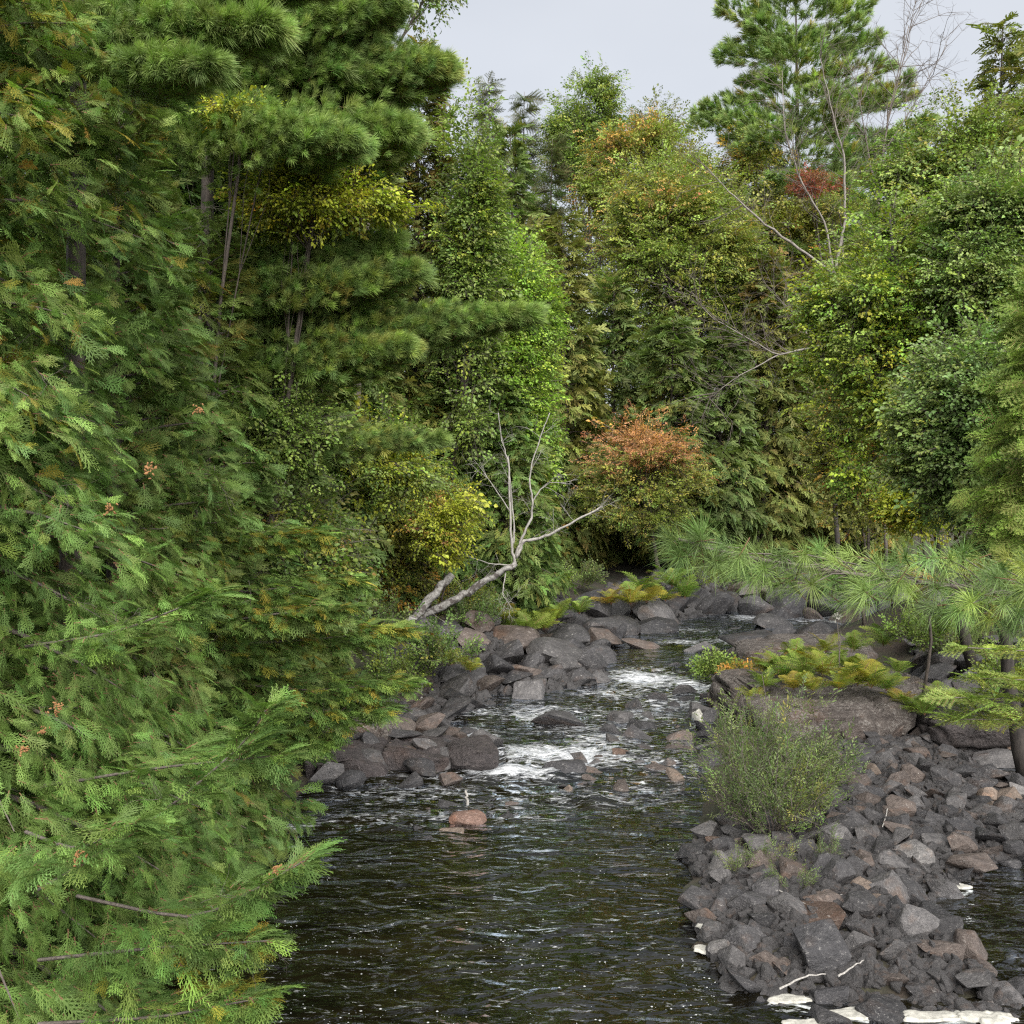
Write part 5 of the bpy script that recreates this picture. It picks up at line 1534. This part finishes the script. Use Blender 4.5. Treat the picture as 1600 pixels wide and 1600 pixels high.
P_FGOLD = [(3, (0.135, 0.130, 0.03)), (2, (0.115, 0.135, 0.03)), (0.6, (0.17, 0.10, 0.03))]
P_FERN = [(4, (0.105, 0.145, 0.03)), (2, (0.14, 0.145, 0.03)), (1, (0.07, 0.12, 0.03))]
P_FGREEN = [(3, (0.085, 0.140, 0.034)), (2, (0.065, 0.115, 0.032)), (1, (0.12, 0.15, 0.032))]
FE = [  # column, row, height above the water there, size, palette, label
    (1200, 1052, 0.95, 0.62, P_MIXED, 'rust tinged fern at the left end of the outcrop top'), (1225, 1060, 0.95, 0.7, P_FGREEN, 'green fern in the middle left of the outcrop top'), (1255, 1062, 0.98, 0.75, P_FGREEN, 'bright green fern above the bedrock face'),
    (1285, 1058, 1.0, 0.75, P_FERN, 'yellow green fern at the middle of the outcrop top'), (1240, 1078, 0.95, 0.5, P_FGOLD, 'orange fern on the lip of the bedrock face'), (1310, 1078, 0.98, 0.6, P_FERN, 'small yellow fern on the lip of the bedrock face'),
    (1340, 1072, 1.0, 0.75, P_FERN, 'bright yellow fern at the right of the outcrop top'), (1362, 1075, 1.0, 0.65, P_FERN, 'yellow fern at the right end of the outcrop top'), (1215, 1040, 1.0, 0.6, P_RED[2:] + P_FERN[:1], 'reddish fern at the back left of the outcrop top'),
    (1265, 1042, 1.0, 0.6, P_FERN, 'pale fern at the back of the outcrop top'), (1300, 1045, 1.0, 0.6, P_FGREEN, 'green fern at the back right of the outcrop top'), (1405, 1105, 0.62, 0.5, P_FGOLD, 'golden fern on the low slab right of the outcrop'), (1425, 1112, 0.62, 0.5, P_FGREEN, 'green fern on the low slab right of the outcrop'), (1445, 1118, 0.6, 0.55, P_FGREEN, 'green fern beside the right foot of the outcrop'),
    (1405, 1052, 0.9, 0.5, P_FGREEN, 'small green fern on the shelf behind the outcrop'), (1380, 1010, 1.1, 0.7, P_FGREEN, 'green fern at the right end of the upper shelf')]
FE += [(1195, 1075, 0.9, 0.55, P_FGREEN, 'green fern at the left shoulder of the bedrock face'), (1270, 1080, 0.95, 0.5, P_FERN, 'small pale fern hanging over the middle of the bedrock lip'), (1325, 1050, 1.0, 0.6, P_FGREEN, 'green fern behind the bright yellow fern'),
       (1350, 1055, 1.0, 0.6, P_FERN, 'yellow green fern at the back right corner of the outcrop top'), (1385, 1080, 0.9, 0.6, P_FGREEN, 'green fern at the right corner of the bedrock face'), (1240, 1030, 1.1, 0.6, P_FGREEN, 'green fern on the left of the upper shelf'), (1290, 1020, 1.1, 0.6, P_FERN, 'yellowish fern on the middle of the upper shelf'),
       (1335, 1018, 1.1, 0.6, P_FGREEN, 'dark green fern on the upper shelf'), (1465, 1105, 0.7, 0.6, P_FGREEN, 'green fern near the fir tip'), (1180, 1100, 0.6, 0.5, P_FERN, 'yellow fern on the hump left of the outcrop')]
for k, (px, py, dz, s, pal, lab) in enumerate(FE):
    fern(lab, at(px, py, dz), s, pal, 500 + k)
for k, (px, py, s, pal, lab) in enumerate([(800, 985, 1.0, P_FGREEN, 'green fern at the left end of the left bank clump'), (825, 990, 1.0, P_FGREEN, 'bright green fern hanging over the brown boulder'), (850, 985, 1.0, P_FERN, 'yellow green fern left of the dark rounded boulder'), (870, 970, 1.0, P_FGREEN, 'green fern behind the dark rounded boulder'),
        (905, 960, 1.0, P_FGREEN, 'dark green fern behind the tall humped boulder'), (955, 945, 1.0, P_FGOLD, 'golden fern left end of the far bank clump'), (985, 945, 1.2, P_FERN, 'yellow fern second in the far bank clump'), (1010, 942, 1.2, P_FGOLD, 'golden fern above the broad charcoal boulder'), (1040, 940, 1.2, P_FERN, 'yellow green fern right of the broad charcoal boulder'),
        (1070, 936, 1.2, P_FGREEN, 'green fern near the pine branch tip'), (1000, 925, 1.3, P_FGREEN, 'green fern at the back of the far bank clump'), (1050, 918, 1.3, P_FGREEN, 'dark green fern behind the yellow green one'), (780, 970, 1.0, P_FERN, 'yellow green fern below the fallen tree'), (705, 1040, 0.7, P_FERN, 'yellowish fern on the shaded boulders'), (735, 1050, 0.6, P_FERN, 'small yellowish fern right of the shaded boulders')]):
    fern(lab, gp(px, py), 0.82 * s, pal, 540 + k)

# white flower head on a tall stalk
root = thing('flower', 'white flower head on thin stalks standing above the outcrop shelf', 'flower', at(1310, 1065, 0.9))
b0 = np.array(root.location); tip = atY(1308, 966, b0[1]); tip2 = atY(1314, 985, b0[1])
mb = MB(); mb.tube(local([b0, (b0 + tip) / 2 + np.array([.03, 0, 0]), tip], root), [0.012, 0.01, 0.007], 5); mb.tube(local([b0, (b0 + tip2) / 2, tip2], root), [0.01, 0.008, 0.006], 5)
link('stalk', mb.mesh('stalk', [M_TWIG]), root)
mb = MB()
for k in range(60):
    d = rng.normal(0, 1, 3); d[2] = abs(d[2]); d /= np.linalg.norm(d)
    c = tip + d * 0.10 * rng.uniform(0.5, 1)
    strip(mb, c - 0.02 * d, c + 0.03 * rng.normal(0, 1, 3), 0.015, 0.01, d)
mb.v = [local(v, root) for v in mb.v]
link('petal_head', mb.mesh('petal_head', [M_FOAM]), root)

# ------------------------------------------------------------------ the near pine branch and the fir at the right edge
r = np.random.default_rng(600)
X0, Y0 = 3.3, 3.4
z0 = gz(X0, Y0)
root = thing('white_pine', 'white pine whose long needled green branch reaches in from the right edge', 'tree', (X0, Y0, z0))
trunk_mesh(root, np.array([[X0, Y0, z0], [X0 + .03, Y0, z0 + 3], [X0 - .03, Y0, z0 + 6], [X0, Y0, 9.5]]), 0.13, 0.03, M_BARK)
ax = np.array([np.array([X0, Y0, 4.75])] + [atY(px, py, Y) for px, py, Y in [(1640, 935, 3.4), (1480, 915, 3.3), (1330, 897, 3.18), (1200, 877, 3.03), (1110, 858, 2.9), (1060, 842, 2.85)]])
mb = MB(); mb.tube(local(ax, root), np.linspace(0.012, 0.004, len(ax)), 6)
cl = Cloud()
poly = np.array([(1062, 838), (1105, 842), (1180, 862), (1290, 862), (1400, 872), (1500, 868), (1640, 872), (1700, 1000), (1560, 985), (1500, 965), (1420, 940), (1330, 945), (1260, 925), (1190, 905), (1120, 888), (1075, 868)], float)
tips = []
while len(tips) < 230:
    q = np.array([r.uniform(1060, 1700), r.uniform(835, 1000)])
    if sdist(q[None], poly)[0] < 0 and all((q[0] - a) ** 2 + (q[1] - b_) ** 2 > 15 ** 2 for a, b_, _ in tips):
        tips.append((q[0], q[1], r.uniform(-0.28, 0.28)))
    elif r.random() < 0.001:
        break
tips += [(1052, 846, 0), (1075, 856, 0.05), (1095, 846, -0.04), (1110, 872, 0.0), (1070, 870, -0.05)]
axp = proj(ax)[0]
for px, py, dd in tips:
    Yd = np.interp(px, axp[::-1], ax[::-1, 1]) + dd * min(1, (px - 1040) / 150)
    tp = atY(px, py, Yd)
    k = np.interp(min(px + 60, 1900), axp[::-1], np.arange(len(ax))[::-1])
    b0 = np.array([np.interp(k, np.arange(len(ax)), ax[:, i]) for i in range(3)])
    d = tp - b0; L = np.linalg.norm(d) + 1e-6; d = d / L
    mb.tube(local([b0, (b0 + tp) / 2 + UP * 0.015, tp], root), [0.0024, 0.002, 0.002], 4, 0, False)
    dirn = d * 0.45 + np.array([-0.4, -0.3, 0.12]) + r.normal(0, 0.42, 3); dirn /= np.linalg.norm(dirn)
    cl.add(tp[None] - 0.03 * dirn, dirn[None], UP[None] + r.normal(0, .2, (1, 3)), 0.078 * r.uniform(0.8, 1.25), np.zeros(3))
link('branch', mb.mesh('branch', [M_TWIG]), root)
pp = np.concatenate(cl.p); cl.c = [palette(P_PINEF, len(pp), pp, r, 2.0, 0.26, 5)]
PINEN = group_of('near_pine_tufts', [pine_tuft(70 + s, 120, 0.0075) for s in range(5)])
cl.build(root, PINEN, r, pick=260, pname='needle_tuft')

conifer('balsam_fir', 'young fir with bright yellow green flat sprays at the right edge above the bar', 6.6, 10.2, 4.4, 0.9, P_LIME[1:2] + P_GREEN[:1] + P_GREEN[2:3], FIR, 610, nb=40, ssize=0.26, dens=1.0, prof=0.6, lo=-8, hi=25, droop=0.06, t0=0.7, pick=80, hang=0.05, trunk_r=0.05,
        extra=[(B((1835, 985, 10.2), (1650, 1020, 9.2), (1512, 1012, 8.4)), 0.16, 75, 0.012), (B((1835, 1050, 10.2), (1660, 1065, 9.0), (1530, 1060, 8.4)), 0.16, 75, 0.012), (B((1835, 1085, 10.2), (1640, 1095, 9.0), (1492, 1090, 8.2)), 0.2, 95, 0.012), (B((1835, 1120, 10.2), (1640, 1125, 9.0), (1500, 1124, 8.2)), 0.18, 85, 0.012)])

# seed cones on the near cedar
near = [o for o in SC.objects if o.name.startswith('cedar_tree') and o.get('label', '').startswith('large foreground')][0]
mb = MB()
for k in range(26):
    c = r.normal(0, 0.35, 3); d = r.normal(0, 1, 3); d /= np.linalg.norm(d)
    mb.tube([c, c + d * 0.1, c + d * 0.28, c + d * 0.36], [0.03, 0.10, 0.09, 0.02], 5)
M_CONE = bark_mat('orange_brown_cone', (0.16, 0.07, 0.025), (0.36, 0.19, 0.07), (9, 9, 9))
cme = mb.mesh('cone_cluster', [M_CONE])
for px, py, Y in [(88, 1108, 5.2), (68, 1142, 5.3), (36, 1170, 5.3), (122, 1340, 5.4), (232, 735, 5.6), (172, 795, 5.6), (430, 1358, 5.9), (310, 640, 5.8)]:
    o = link('cone_cluster', cme, near)
    o.location = tuple(local([atY(px, py, Y)], near)[0]); o.scale = (0.05 * r.uniform(0.7, 1.1),) * 3; o.rotation_euler = tuple(r.uniform(0, 6, 3))
